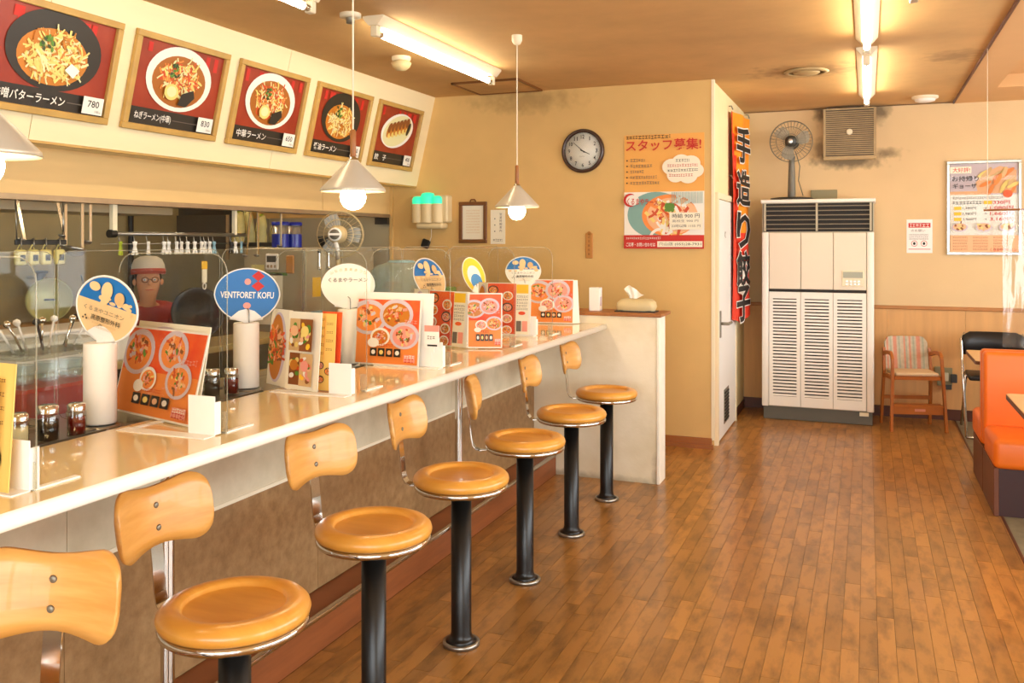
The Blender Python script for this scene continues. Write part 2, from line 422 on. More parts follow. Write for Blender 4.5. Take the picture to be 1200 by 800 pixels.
# right wall with a row of windows, wall behind the camera with a glass front
def window_wall(name, axis, c0, c1, a0, a1, wins, zb, zt, H, m):
    mb = MB(m)
    def bx(p, q, z0, z1):
        if axis == 'x': mb.box(c0, c1, p, q, z0, z1)
        else: mb.box(p, q, c0, c1, z0, z1)
    bx(a0, a1, 0, zb); bx(a0, a1, zt, H); p = a0
    for w0, w1 in wins: bx(p, w0, zb, zt); p = w1
    bx(p, a1, zb, zt); return struct(mb.build(name))
wr = [(-.4, 1.5), (1.6, 3.5), (3.6, 5.5), (5.6, 7.5)]
window_wall('wall_right', 'x', 3.5, 3.6, -2.7, 8.5, wr, .75, 2.35, 2.75, 'wall_back')
wn = [(-2.3, -.55), (-.45, 1.25), (1.35, 3.1)]
window_wall('wall_near', 'y', -2.7, -2.6, -5.7, 3.6, wn, .45, 2.45, 2.67, 'wall_back')
k = 1
for lst, ax in ((wr, 'x'), (wn, 'y')):
    for a, b in lst:
        zb, zt = (.75, 2.35) if ax == 'x' else (.45, 2.45); fr = MB('edge_metal')
        def bx(mb, p, q, z0, z1, t=.03):
            if ax == 'x': mb.box(3.53, 3.53+t, p, q, z0, z1)
            else: mb.box(p, q, -2.66, -2.66+t, z0, z1)
        for p, q, z0, z1 in ((a, a+.04, zb, zt), (b-.04, b, zb, zt), (a+.04, b-.04, zb, zb+.04), (a+.04, b-.04, zt-.04, zt), ((a+b)/2-.02, (a+b)/2+.02, zb+.04, zt-.04)): bx(fr, p, q, z0, z1)
        w = struct(fr.build('window_%d' % k)); k += 1
        for p, q in ((a+.04, (a+b)/2-.02), ((a+b)/2+.02, b-.04)):
            pn = MB('window_glass'); bx(pn, p, q, zb+.04, zt-.04, .004)
            for j in range(len(pn.v)): pn.v[j] = tuple(Vector(pn.v[j])-w.location)
            pn.build('pane', w)
# slanted fascia above the kitchen, with two panels and the header below it
fs = MB('fascia')
def fascia_seg(y0, y1):
    pr = [(-3.27, 2.67), (-3.44, 1.95), (-3.68, 1.95), (-3.68, 2.67)]
    vs = [(x, y, z) for y in (y0, y1) for x, z in pr]
    fs.add(vs, [(3, 2, 1, 0), (4, 5, 6, 7), (0, 1, 5, 4), (1, 2, 6, 5), (2, 3, 7, 6), (3, 0, 4, 7)])
for a, b in ((-2.6, 2.888), (2.892, 4.6), (4.604, 6.56)): fascia_seg(a, b)
struct(fs.build('wall_fascia'))
sbox('trim_6', -3.46, -3.44, -2.6, 6.56, 1.938, 1.952, 'frame_wood')
hd = MB('header'); hd.box(-3.80, -3.68, -2.6, 5.55, 1.72, 1.95); hd.box(-3.80, -3.68, 5.556, 6.56, 1.72, 1.95); struct(hd.build('wall_header'))
sbox('trim_7', -3.80, -3.672, -2.6, 6.56, 1.695, 1.722, 'edge_metal')
sbox('trim_8', -3.68, -3.655, 6.535, 6.56, 0, 1.95, 'wall')
for x0, x1 in ((-5.6, -4.9), (-4.895, -4.2), (-4.195, -3.69)):
    sbox('wall_steel', x0, x1, 6.545, 6.56, 0, 1.70, 'steel_dull')
sbox('trim_9', -3.80, -3.68, 6.50, 6.545, 1.64, 1.70, 'kit_dark')
# wainscot, rail, baseboards
wp = -1.035
while wp < 3.45:
    x1 = min(wp+.6, 3.5); sbox('trim_10', wp+.001, x1-.001, 8.34, 8.35, .09, .92, 'wainscot'); wp += .6
sbox('trim_11', -1.04, 3.5, 8.325, 8.35, .92, .95, 'rail_wood', .004)
sbox('baseboard_back', -1.04, 3.5, 8.33, 8.35, 0, .09, 'base_dark')
sbox('baseboard_kitchen_end', -2.6, -1.04, 6.54, 6.56, 0, .075, 'baseboard', .003)
struct(MB('baseboard').box(-2.6, -1.03, 6.525, 6.56, 0, .03).build('trim_12'))
sbox('baseboard_side', -1.04, -1.03, 7.66, 8.35, 0, .07, 'base_dark')
# toilet door on the side wall
door = struct(MB('door_white').box(-1.04, -1.018, 6.72, 7.63, .012, 1.81, bev=.003).build('door_1'))
def pbuild(mb, name, par):
    for j in range(len(mb.v)): mb.v[j] = tuple(Vector(mb.v[j])-par.location)
    return mb.build(name, par)
fr = MB('cream'); fr.box(-1.04, -1.012, 6.66, 6.715, 0, 1.86); fr.box(-1.04, -1.012, 7.635, 7.67, 0, 1.86); fr.box(-1.04, -1.012, 6.715, 7.635, 1.815, 1.86)
struct(fr.build('trim_13'))
h = MB('bolt'); h.box(-1.018, -1.010, 6.77, 6.81, .78, .98, bev=.002); h.tube([(-1.01, 6.79, .885), (-.965, 6.79, .885), (-.955, 6.80, .885), (-.955, 6.93, .885)], .011, 8)
pbuild(h, 'door_handle', door)
v = MB('gap'); v.box(-1.019, -1.014, 6.98, 7.22, .10, .36, 'bolt')
for q in range(9): v.box(-1.018, -1.008, 7.0, 7.2, .118+q*.026, .132+q*.026, 'gap')
pbuild(v, 'door_vent', door)
s = MB('ink'); s.text('WC', 7.05, 1.55, .07, .05, 'ink_grey', FACE_PX(-1.0175, 0, 0)); pbuild(s, 'door_sign', door)
# half-height partition at the end of the counter
pt = struct(MB('partition').box(-2.5, -1.205, 5.47, 5.62, 0, 1.03).build('wall_partition'))
struct(MB('partition_edge').box(-1.205, -1.185, 5.463, 5.625, 0, 1.03, bev=.003).build('trim_14'))
struct(MB('cap_wood').box(-2.5, -1.175, 5.455, 5.75, 1.03, 1.052, bev=.004).build('trim_15'))
# access hatch frame, ceiling seams
hm = MB('frame_dark'); P4 = [(-2.86, 6.22), (-2.36, 6.0), (-2.30, 6.40), (-2.80, 6.50)]
hm = MB('ceiling').box(-2.84, -2.34, 6.0, 6.5, 2.662, 2.67)
for a, b, c, d in ((-2.85, -2.33, 5.985, 6.0), (-2.85, -2.33, 6.5, 6.51), (-2.855, -2.84, 5.985, 6.51), (-2.34, -2.325, 5.985, 6.51)): hm.box(a, b, c, d, 2.655, 2.67, 'frame_dark')
struct(hm.build('trim_16'))
# ---------------------------------------------------------------- counter
def lab(o, *a): return tag(o, *a)
ct = thing('dining_counter', 'long cream counter top with white rounded front edge', 'counter', (-1.73, 2.4, .945))
MB('counter_top').box(-.21, .195, -3.0, 3.066, 0, .035).build('top', ct)
pr = [(.195, 0), (.195, .035)]+[(.200+.010*math.sin(a), .0175+.0175*math.cos(a)) for a in [math.pi*k/6 for k in range(7)]]
e = MB('counter_edge'); vs = [(x, y, z) for y in (-3.0, 3.066) for x, z in pr[1:]]; n = len(pr)-1
e.add(vs, [(i, i+1, n+i+1, n+i) for i in range(n-1)]+[tuple(range(n)), tuple(range(n, 2*n))[::-1]], smooth=True); e.build('front_edge', ct, recalc=True)
cb = thing('counter_cabinet', 'counter front with pale upper panel and mottled brown lower panel', 'counter base', (-2.2, 2.4, 0))
MB('kit_table').box(-.30, .18, -3.0, 3.066, 0, .93).build('body', cb)
y = -3.0
while y < 3.05:
    y1 = min(y+1.2, 3.066)
    MB('apron').box(.18, .20, y+.001, y1-.001, .625, .943).build('upper_panel', cb)
    MB('panel_brown').box(.18, .19, y+.001, y1-.001, .135, .612).build('lower_panel', cb); y += 1.2
MB('trim_white').box(.18, .204, -3.0, 3.066, .612, .625).build('trim_strip', cb)
MB('steel').box(-.12, .26, -3.0, 3.066, .945, .965).build('ledge', cb)
st = thing('foot_step', 'reddish wooden foot step with chrome nosing along the counter', 'step', (-1.94, 2.4, 0))
MB('step_wood').box(-.078, .08, -3.0, 3.066, 0, .128).build('board', st)
MB('chrome').box(.062, .086, -3.0, 3.066, .118, .136, bev=.004, seg=2).build('nosing', st)
for y, l in ((3.93, 'steel post under the counter behind the third and fourth stools'), (1.99, 'steel post under the counter beside the nearest whole stool')):
    p = thing('counter_post', l, 'post', (-1.832, y, 0)); MB('chrome').lathe([(.019, .0), (.019, .93)], 16).build('tube', p); MB('chrome').lathe([(.04, .93), (.04, .944)], 16).build('flange', p)
    m = MB('chrome').tube([(.0, 0, .90), (.10, .02, .93)], .008, 6); m.build('brace', p)

# ---------------------------------------------------------------- stools
def make_stool():
    t = thing('counter_stool', '', 'stool', (0, 0, 0), 0, 'swivel stools along the counter')
    prof = [(.001, .628), (.085, .628), (.118, .6295), (.1195, .630), (.122, .637), (.124, .6395), (.132, .644), (.150, .6445), (.166, .639), (.176, .629), (.179, .618), (.176, .606), (.168, .600), (.001, .600)]
    MB('seat_wood').lathe(prof, 56, cap=False).build('seat', t)
    MB('chrome').lathe([(.150, .600), (.172, .600), (.176, .594), (.175, .586), (.170, .581), (.150, .581)], 56, cap=False).build('seat_ring', t)
    MB('black').lathe([(.001, .599), (.149, .599), (.149, .588), (.05, .578), (.001, .578)], 40, cap=False).build('seat_plate', t)
    MB('black_metal').lathe([(.001, .58), (.038, .58), (.038, .05), (.040, .035), (.045, .024), (.062, .014), (.001, .014)], 32, cap=False).build('pole', t)
    MB('steel').lathe([(.001, .016), (.066, .016), (.069, .012), (.069, 0), (.001, 0)], 36, cap=False).build('base_flange', t)
    path = [(.10, 0, .578), (.15, 0, .577), (.20, 0, .578), (.219, 0, .585), (.230, 0, .600), (.236, 0, .625), (.241, 0, .68), (.248, 0, .74), (.257, 0, .80), (.267, 0, .86), (.270, 0, .88)]
    MB('chrome').sweep(path, [(-.002, -.019), (.002, -.019), (.002, .019), (-.002, .019)], up=(1, 0, 0), smooth=False).build('bracket', t, recalc=True)
    # bow-tie backrest, concave toward the seat
    n = 30; cols = []; W = .152
    for i in range(n+1):
        q = math.sin(math.pi*(i/n-.5)); y = q*W; hh = .070+.018*(1-math.cos(q*math.pi*.95))/2*1.15; y0 = W-.058
        if abs(y) > y0: hh -= .058-math.sqrt(max(0, .058**2-(abs(y)-y0)**2))
        cols.append((y, hh))
    m = MB('back_wood'); th = .0095; nz = 7; vs = []
    Rr = .34
    for side in (0, 1):
        for y, hh in cols:
            for j in range(nz):
                w = -1+2*j/(nz-1); z = .815+w*hh; rr = 1-(.35 if abs(w) == 1 else 0)
                lean = (z-.80)*.16
                xin = .260-(Rr-math.sqrt(Rr*Rr-y*y))*1.15+lean
                x = xin-(th*1.9 if side == 0 else 0)+(th*.35 if abs(w) == 1 else 0)*(1 if side == 0 else -1)
                vs.append((x, y, z))
    C = n+1; fcs = []
    idx = lambda s_, i, j: s_*C*nz+i*nz+j
    for i in range(n):
        for j in range(nz-1):
            fcs.append((idx(0, i, j), idx(0, i, j+1), idx(0, i+1, j+1), idx(0, i+1, j))); fcs.append((idx(1, i, j), idx(1, i+1, j), idx(1, i+1, j+1), idx(1, i, j+1)))
        for j in (0, nz-1): fcs.append((idx(0, i, j), idx(0, i+1, j), idx(1, i+1, j), idx(1, i, j)))
    for i in (0, n):
        for j in range(nz-1): fcs.append((idx(0, i, j), idx(0, i, j+1), idx(1, i, j+1), idx(1, i, j)))
    m.add(vs, fcs, smooth=True); br = m.build('backrest', t, recalc=True)
    for z in (.785, .84):
        MB('bolt').lathe([(.001, .003), (.006, .0026), (.0085, 0), (.001, -.002)], 14, cap=False, M=T(.260-th*1.9+(z-.80)*.16, 0, z) @ RY(-90)).build('bolt', br)
    return t
stool = make_stool()
spots = [(5.042, 180, 'farthest swivel stool, standing beside the half-height partition', ), (4.375, 184, 'swivel stool second from the partition, backrest turned sideways'),
         (3.705, 200, 'swivel stool third from the partition, its backrest seen edge-on'), (3.035, 184, 'swivel stool fourth from the partition, its whole black pole and base in view'),
         (2.398, 170, 'swivel stool in front of the second-nearest menu stand, backrest facing the aisle'), (1.748, 178, 'nearest stool whose whole round seat shows, bottom left'),
         (1.06, 107, 'nearest stool at bottom left, only its backrest and bracket in view')]
for i, (y, a, l) in enumerate(spots):
    if i == 0: o = stool; o.location = (-1.405, y, 0); o.rotation_euler = (0, 0, R(a)); o['label'] = l
    else: o = dup(stool, (-1.405, y, 0), a, l)

# ---------------------------------------------------------------- lamps
def fluorescent(x, y0, y1, label, mt='tube', z=2.67):
    yc = (y0+y1)/2; L = (y1-y0)/2; t = thing('fluorescent_light', label, 'ceiling light', (x, yc, z), 0, 'fluorescent ceiling lights')
    b = MB('fixture'); pr = [(-.06, 0), (-.06, -.012), (-.026, -.05), (.026, -.05), (.06, -.012), (.06, 0)]
    vs = [(px, s*L, pz) for s in (-1, 1) for px, pz in pr]; b.add(vs, [(0,1,2,3,4,5), (11,10,9,8,7,6)]+[(i, 6+i, 6+(i+1) % 6, (i+1) % 6) for i in range(6)]); b.build('housing', t, recalc=True)
    MB(mt).lathe([(.0175, -L+.06), (.0175, L-.06)], 14, M=T(0, 0, -.083) @ RX(90)).build('tube', t)
    for s in (-1, 1):
        MB('fixture').box(-.02, .02, s*(L-.03)-.02, s*(L-.03)+.02, -.105, -.05, bev=.004).build('socket', t)
        MB('chrome').lathe([(.0178, -.02), (.0178, .02)], 14, M=T(0, s*(L-.07), -.083) @ RX(90)).build('end_cap', t)
    return t
fluorescent(-2.38, 4.05, 5.66, 'fluorescent tube light on the ceiling just in front of the far picture boards')
fluorescent(-2.42, 2.1, 3.58, 'fluorescent tube light at the top edge of the photo, nearest to the picture boards')
fluorescent(0.0, 3.8, 5.50, 'fluorescent tube light over the aisle, nearer one of the pair')
fluorescent(0.0, 5.80, 7.62, 'fluorescent tube light over the aisle, the one ending above the exhaust fan')
fluorescent(-4.75, 1.2, 2.8, 'fluorescent tube light in the kitchen, nearer one', 'tube_kit_fill')  # this pair is added, hidden behind the header, to light the kitchen
fluorescent(-4.75, 4.2, 5.8, 'fluorescent tube light in the kitchen, farther one', 'tube_kit_fill')
fluorescent(0.19, 2.9, 4.2, 'short slim light fitting at the top edge, right of the aisle lights', 'tube', 2.67) if False else None
def pendant(y, label):
    t = thing('pendant_lamp', label, 'pendant lamp', (-1.85, y, 1.62), 0, 'pendant lamps over the counter')
    MB('shade').lathe([(.018, .195), (.024, .188), (.124, .083), (.126, .072), (.124, .071), (.120, .082), (.02, .184), (.017, .19)], 40, cap=False).build('lamp_shade', t)
    MB('bulb').lathe([(.001, 0), (.02, .004), (.036, .015), (.046, .032), (.05, .05), (.046, .070), (.036, .085), (.022, .098), (.016, .13), (.001, .14)], 24, cap=False).build('bulb', t)
    MB('cap_wood').lathe([(.009, .205), (.0115, .21), (.0115, .305), (.008, .312)], 14).build('cord_grip', t)
    MB('chrome').lathe([(.018, .185), (.018, .2), (.01, .207)], 16).build('collar', t)
    MB('trim_white').lathe([(.0032, .31), (.0032, 1.03)], 8).build('cord', t)
    MB('fixture').lathe([(.03, 1.05), (.03, 1.02), (.02, 1.0), (.008, .995)], 20).build('ceiling_rose', t)
pendant(1.43, 'white cone pendant lamp cut off by the left edge of the photo')
pendant(3.0, 'white cone pendant lamp hanging in front of the fourth picture board')
pendant(4.75, 'white cone pendant lamp hanging in front of the plain ochre wall')
def ctag(mb, name, *a): return tag(mb.build(name), *a)
d = thing('ceiling_sensor', 'beige domed sensor on the ceiling beside the far fluorescent light', 'sensor', (-2.748, 5.03, 2.58))
MB('fixture').lathe([(.06, .09), (.06, .07), (.045, .06)], 24).build('mount', d); MB('fan_cream').lathe([(.001, 0), (.03, .005), (.055, .025), (.065, .05), (.05, .062), (.001, .062)], 24, cap=False).build('dome', d)
d = thing('ceiling_rose', 'round yellowed ceiling rosette near the top edge behind the lamp cord', 'ceiling fitting', (-2.47, 3.98, 2.62))
MB('fixture').lathe([(.055, .05), (.055, .03), (.03, .028)], 24).build('plate', d); MB('bolt').lathe([(.022, .03), (.022, .0), (.012, .0)], 16).build('socket', d)
d = thing('ceiling_diffuser', 'round stained ceiling air outlet over the aisle', 'air vent', (-.386, 6.47, 2.645))
MB('vent_tan').lathe([(.14, .025), (.15, .018), (.12, .006), (.115, .014)], 36, cap=False).build('ring', d); MB('vent_tan').lathe([(.001, .0), (.08, .004), (.09, .014), (.001, .02)], 32, cap=False).build('plate', d)
d = thing('smoke_detector', 'round white detector on the ceiling by the back wall', 'detector', (.438, 7.97, 2.625))
MB('fixture').lathe([(.10, .045), (.10, .03), (.085, .022)], 30).build('base', d); MB('white').lathe([(.08, .025), (.075, .008), (.05, .0), (.001, .0)], 30, cap=False).build('cap', d)
d = thing('slim_light_fitting', 'slim metal lamp holder on the ceiling right of the aisle lights', 'lamp holder', (.205, 4.4, 2.62)); MB('steel').box(-.02, .02, -.25, .22, 0, .04, bev=.005).build('body', d); MB('edge_metal').box(-.01, .25, .21, .225, .035, .05).build('arm', d)

# ---------------------------------------------------------------- flat print helpers
def noodles(mb, M, cx, cy, r, cols, n, rnd, ln=.5, wd=.05, squash=.85):
    for _ in range(n):
        a = rnd.uniform(0, 6.28); q = r*math.sqrt(rnd.random())*.85; x = cx+q*math.cos(a); y = cy+q*math.sin(a)*squash
        b = rnd.uniform(0, 6.28); l = r*ln*rnd.uniform(.4, 1); w = r*wd*rnd.uniform(.7, 1.4); k = rnd.uniform(-.6, .6); up = []; dn = []
        for s in range(5):
            bb = b+k*s*.5; up.append((x-math.sin(bb)*w, y+math.cos(bb)*w)); dn.append((x+math.sin(bb)*w, y-math.cos(bb)*w)); x += math.cos(bb)*l/4; y += math.sin(bb)*l/4
        z = mb.up(.00002); pts = mb.clipped(up+dn[::-1]); c = rnd.choice(cols)
        if pts: mb.add([(p, q_, z) for p, q_ in pts], [tuple(range(len(pts)))], c, M)
def bowl(mb, M, cx, cy, r, kind, seed=1, sq=.86, n=60):
    rnd = random.Random(seed)
    rim = {'black': 'print_black', 'white': 'p_white', 'lilac': 'p_lilac'}[kind]
    mb.disc(cx, cy, r, r*sq, rim, M, 40)
    if kind == 'black': mb.disc(cx-r*.03, cy-r*.12, r*.74, r*sq*.70, 'p_soup', M); noodles(mb, M, cx, cy-r*.1, r*.68, ['p_noodle', 'p_noodle2', 'p_noodle', 'p_soup'], int(n*2.2), rnd, .34, .024, sq*.95)
    else: mb.disc(cx, cy-r*.05, r*.82, r*sq*.80, 'p_broth', M); noodles(mb, M, cx, cy, r*.68, ['p_noodle', 'p_redfood', 'p_noodle2', 'p_orange2'], int(n*2.2), rnd, .34, .026, sq*.95)
def small_bowl(mb, M, cx, cy, r, seed, rim='p_lilac', sq=.8):
    rnd = random.Random(seed); mb.disc(cx, cy, r, r*sq, rim, M, 24); mb.disc(cx, cy-r*.03, r*.8, r*sq*.78, rnd.choice(['p_orange2', 'p_soup', 'p_pink']), M, 20)
    noodles(mb, M, cx, cy, r*.62, ['p_redfood', 'p_peach', 'p_noodle', 'p_pink', 'p_green', 'p_brownfood', 'p_peach', 'p_lilac', 'p_redfood'], 34, rnd, .5, .09)
def greek(mb, M, x0, x1, y, h, m, seed=0):        # a line of print too small to read
    rnd = random.Random(seed); x = x0
    while x < x1-.2*h:
        w = min(h*rnd.uniform(.5, .9), x1-x); z = mb.up(.00001); yy = y+h*rnd.uniform(-.08, .08); hh = h*rnd.uniform(.32, .48)
        mb.add([(x, yy-hh, z), (x+w, yy-hh, z), (x+w, yy-hh+h*.16, z), (x, yy-hh+h*.16, z), (x, yy+hh-h*.16, z), (x+w, yy+hh-h*.16, z), (x+w, yy+hh, z), (x, yy+hh, z), (x+w*.4, yy-hh, z), (x+w*.58, yy-hh, z), (x+w*.58, yy+hh, z), (x+w*.4, yy+hh, z)], [(0,1,2,3), (4,5,6,7), (8,9,10,11)], m, M)
        x += w+h*.2

# ---------------------------------------------------------------- five framed ramen pictures on the fascia
DZ = Vector((.17, 0, .72)).normalized()
def fascia_M(y, t): p = Vector((-3.27, y, 2.67))-DZ*t; return FR(p, (0, 1, 0), DZ)
def board(i, y0, y1, title, price, kind, label):
    W = y1-y0; H = .49; M0 = fascia_M((y0+y1)/2, .135+H/2)
    t = thing('framed_picture', label, 'picture', tuple(M0.translation), 0, 'framed dish pictures above the kitchen'); M = T(*(-M0.translation)) @ M0
    for p, q, r_, s_ in ((-W/2, W/2, -H/2, -H/2+.032), (-W/2, W/2, H/2-.032, H/2), (-W/2, -W/2+.032, -H/2+.032, H/2-.032), (W/2-.032, W/2, -H/2+.032, H/2-.032)):
        MB('frame_wood').box(p, q, r_, s_, .0005, .028, M=M, bev=.003).build('frame_bar', t)
    m = MB('print_red'); w, h = W/2-.031, H/2-.031; m.box(-w, w, -h, h, .001, .008, M=M); m.z = .0085
    m.rect(-w, w, -h, -h+.085, 'print_black', M); rnd = random.Random(i)
    for _ in range(7): x = rnd.uniform(-w+.03, w-.05); m.rect(x, x+.03, h-.06-rnd.random()*.03, h-.015, 'ink_red', M)
    cy_ = .045
    if kind == 'plate':
        m.disc(0, cy_, .235, .13, 'p_white', M, 40, 12); m.disc(0, cy_, .21, .112, 'p_noodle2', M, 40, 18)
        for k in range(6):
            x = -.12+k*.048; m.disc(x, cy_-.01+k*.013, .03, .058, 'p_soup', M, 16, -25); m.disc(x+.004, cy_+.012+k*.013, .026, .04, 'p_brownfood', M, 16, -25); m.disc(x+.008, cy_-.05+k*.013, .022, .02, 'p_noodle', M, 14, -25)
        m.disc(.15, cy_+.03, .022, .055, 'print_black', M, 16, -20)
    else:
        r_ = .25 if i == 1 else .235
        bowl(m, M, 0, cy_, r_, kind, i, .71, 190 if i == 1 else 110)
        for _ in range(14): m.disc(rnd.uniform(-.09, -.02), cy_+rnd.uniform(.0, .07), .012, .007, 'p_green' if rnd.random() < .6 else 'p_dkgreen', M, 10, rnd.uniform(0, 180))
        if title[0] == '味': m.poly([(.05, -.03), (.10, -.06), (.13, -.02), (.08, .005)], 'p_white', M)
        if kind == 'white':
            m.disc(-.055, cy_-.07, .05, .042, 'p_noodle', M, 20); m.disc(-.055, cy_-.068, .034, .028, 'p_noodle2', M, 18)
            m.poly([(.0, cy_-.13), (.06, cy_-.135), (.115, cy_-.08), (.10, cy_-.04), (.02, cy_-.07)], 'print_black', M)
    yb = -h+.043
    tw = {9: .36, 6: .27, 11: .36, 3: .17}.get(len(title), .25)
    m.text(title, -w+.03+tw/2, yb, tw, .045, 'p_white', M, .012)
    m.rect(-w+.04+tw, w-.14, yb-.002, yb+.002, 'ink_grey', M)
    m.rect(w-.135, w-.018, -h+.008, -h+.088, 'p_white', M); m.text(price, w-.075, -h+.056, .066, .032, 'ink', M, .01); m.text('円税込', w-.045, -h+.022, .036, .012, 'ink_grey', M)
    m.build('picture', t)
board(1, 2.60, 3.285, '味噌バターラーメン', '780', 'black', 'framed picture of noodles in a black bowl with butter, priced 780')
board(2, 3.375, 4.05, 'ねぎラーメン(中華)', '830', 'white', 'framed picture of noodles in a white bowl, priced 830')
board(3, 4.15, 4.815, '中華ラーメン', '650', 'white', 'framed picture of noodles in a white bowl, middle of the five')
board(4, 4.925, 5.60, '醤油ラーメン', '650', 'black', 'framed picture of noodles in a small black bowl behind the pendant lamp cord')
board(5, 5.71, 6.38, '餃　子', '400', 'plate', 'framed picture of dumplings on an oval plate, last by the corner')

# ---------------------------------------------------------------- things on the ochre end wall (Y = 6.56)
WY = 6.56
t = thing('wall_clock', 'round wall clock with dark brown rim showing ten to four', 'clock', (-2.01, WY, 2.03)); M = T(0, 0, .157) @ RX(90)
MB('clockrim').lathe([(.166, 0), (.168, .025), (.160, .038), (.146, .036), (.140, .022), (.141, 0)], 48, M=M, cap=False).build('rim', t)
m = MB('clockface').lathe([(.001, .018), (.142, .018), (.142, .004), (.001, .004)], 48, M=M, cap=False); m.z = .019
for k in range(1, 13): a = R(90-30*k); m.text(str(k), .108*math.cos(a), .108*math.sin(a), .028 if k > 9 else (.006 if k == 1 else .016), .03, 'ink', M, .01)
for k in range(60): a = R(6*k); m.rect(0, 0, 0, 0, 'ink', M) if False else m.poly([(.133*math.cos(a-.008), .133*math.sin(a-.008)), (.138*math.cos(a-.008), .138*math.sin(a-.008)), (.138*math.cos(a+.008), .138*math.sin(a+.008)), (.133*math.cos(a+.008), .133*math.sin(a+.008))], 'ink', M)
m.text('QUARTZ', 0, -.045, .04, .008, 'ink_grey', M); m.build('face', t)
def hand(nm, ang, l, w, z):
    a = R(ang); c, s_ = math.cos(a), math.sin(a); P_ = [(-.02, -w), (l, -w*.4), (l, w*.4), (-.02, w)]
    MB('ink').prism([(x*c-y*s_, x*s_+y*c) for x, y in P_], .002, M=M, z=z).build(nm, t)
hand('hour_hand', 90-30*3.87, .062, .005, .024); hand('minute_hand', 90-6*52, .098, .0035, .027)
MB('acrylic').prism([(.145*math.cos(k*.157), .145*math.sin(k*.157)) for k in range(40)], .001, M=M, z=.033).build('glass', t)

t = thing('recruitment_poster', 'large orange recruitment poster with noodle bowl beside the corner', 'poster', (-1.39, WY, 1.445)); M = FACE_CAM(0, -.004, 0)
m = MB('p_yellowpaper').box(-.30, .295, 0, .845, -.003, 0, M=M); m.z = 0
m.rect(-.30, .295, .42, .845, 'p_tanor', M)
m.rect(-.30, .295, .10, .42, 'p_white', M)
m.disc(-.06, .25, .215, .17, 'p_teal', M, 40)
m.disc(.04, .245, .205, .155, 'p_orange2', M, 40); m.disc(.06, .24, .19, .135, 'p_peach', M, 36)
noodles(m, M, .05, .23, .15, ['p_orange2', 'p_peach', 'p_noodle', 'p_redfood', 'p_white'], 90, random.Random(8), .7, .06)
for q in range(9): m.disc(.02+(q % 3)*.022, .285+(q//3)*.018, .018, .013, 'p_green', M, 10, q*40)
for q in range(16): m.rect(.06+q*.0145, .065+q*.0145, .33, .415, 'p_teal', M)
m.rect(-.30, .295, 0, .10, 'ink_red', M); 
m.text('スタッフ募集!', -.005, .765, .56, .085, 'ink_red', M, .015)
greek(m, M, -.28, .05, .825, .028, 'ink', 3)
for q, l in enumerate((.11, .17, .10, .20, .22)): m.disc(-.275, .655-q*.042, .006, .006, 'ink', M, 8); greek(m, M, -.25, -.25+l, .655-q*.042, .022, 'ink_grey', q+5)
for cx, cy_, r_ in ((.06, .60, .07), (.13, .63, .07), (.20, .62, .07), (.235, .57, .06), (.18, .535, .07), (.09, .54, .065), (.14, .58, .10)): m.disc(cx, cy_, r_, r_*.85, 'card', M, 20)
for q, (c, a, b) in enumerate((('ink', .09, .19), ('ink_red', .03, .25), ('ink', .03, .25), ('ink_red', .04, .22))): greek(m, M, a, b, .645-q*.036, .02, c, q+20)
m.disc(-.25, .36, .05, .05, 'ink_red', M, 20); m.disc(-.232, .36, .05, .04, 'p_white', M, 20)
m.text('くるまやラーメン', -.14, .345, .27, .05, 'ink_red', M, .015, -3)
m.rect(.045, .285, .14, .265, 'card', M); m.text('時給 900 円', .165, .24, .20, .032, 'ink', M, .004); m.text('高校生 900 円', .16, .203, .19, .02, 'ink_grey', M); m.text('22時以降 1155 円', .165, .167, .21, .022, 'ink_grey', M)
m.text('ご応募・お問い合わせは', -.17, .03, .22, .03, 'p_white', M, .01); m.rect(-.045, .285, .012, .055, 'card', M); m.text('穴山店 (055)28-7931', .12, .033, .31, .028, 'ink', M); greek(m, M, -.28, -.02, .077, .016, 'p_white', 31)
m.build('print', t)

t = thing('insect_lamp', 'cream wall lamp unit with glowing turquoise cloud-shaped window', 'lamp', (-3.28, WY, 1.60)); 
def scal(rs, ox=0):
    return rs
o = MB('appl'); 
for cx, r_ in ((-.10, .052), (-.012, .06), (.075, .052)): o.lathe([(r_, .05), (r_, .20)], 24, M=T(cx, -.085, 0))
o.box(-.145, .165, -.10, 0, .05, .27, bev=.01); o.build('body', t)
MB('appl').box(-.11, .13, -.12, -.002, 0, .05, bev=.02, seg=3).build('lower_tray', t)
g = MB('teal_glow')
for cx, r_, zt in ((-.10, .050, .262), (-.012, .058, .292), (.072, .050, .265)): g.lathe([(r_, .201), (r_, zt-.025), (r_*.8, zt-.006), (r_*.4, zt), (.001, zt)], 24, M=T(cx, -.087, 0), cap=False)
g.build('glow_window', t)
m = MB('trim_white').tube([(0, -.05, 0), (-.01, -.03, -.06), (-.04, -.02, -.13), (-.06, -.02, -.15)], .003, 6); m.build('cord', t); MB('black').box(-.09, -.02, -.04, -.01, -.19, -.12, bev=.008, M=RY(20) @ T(.035, 0, .02)).build('plug', t)

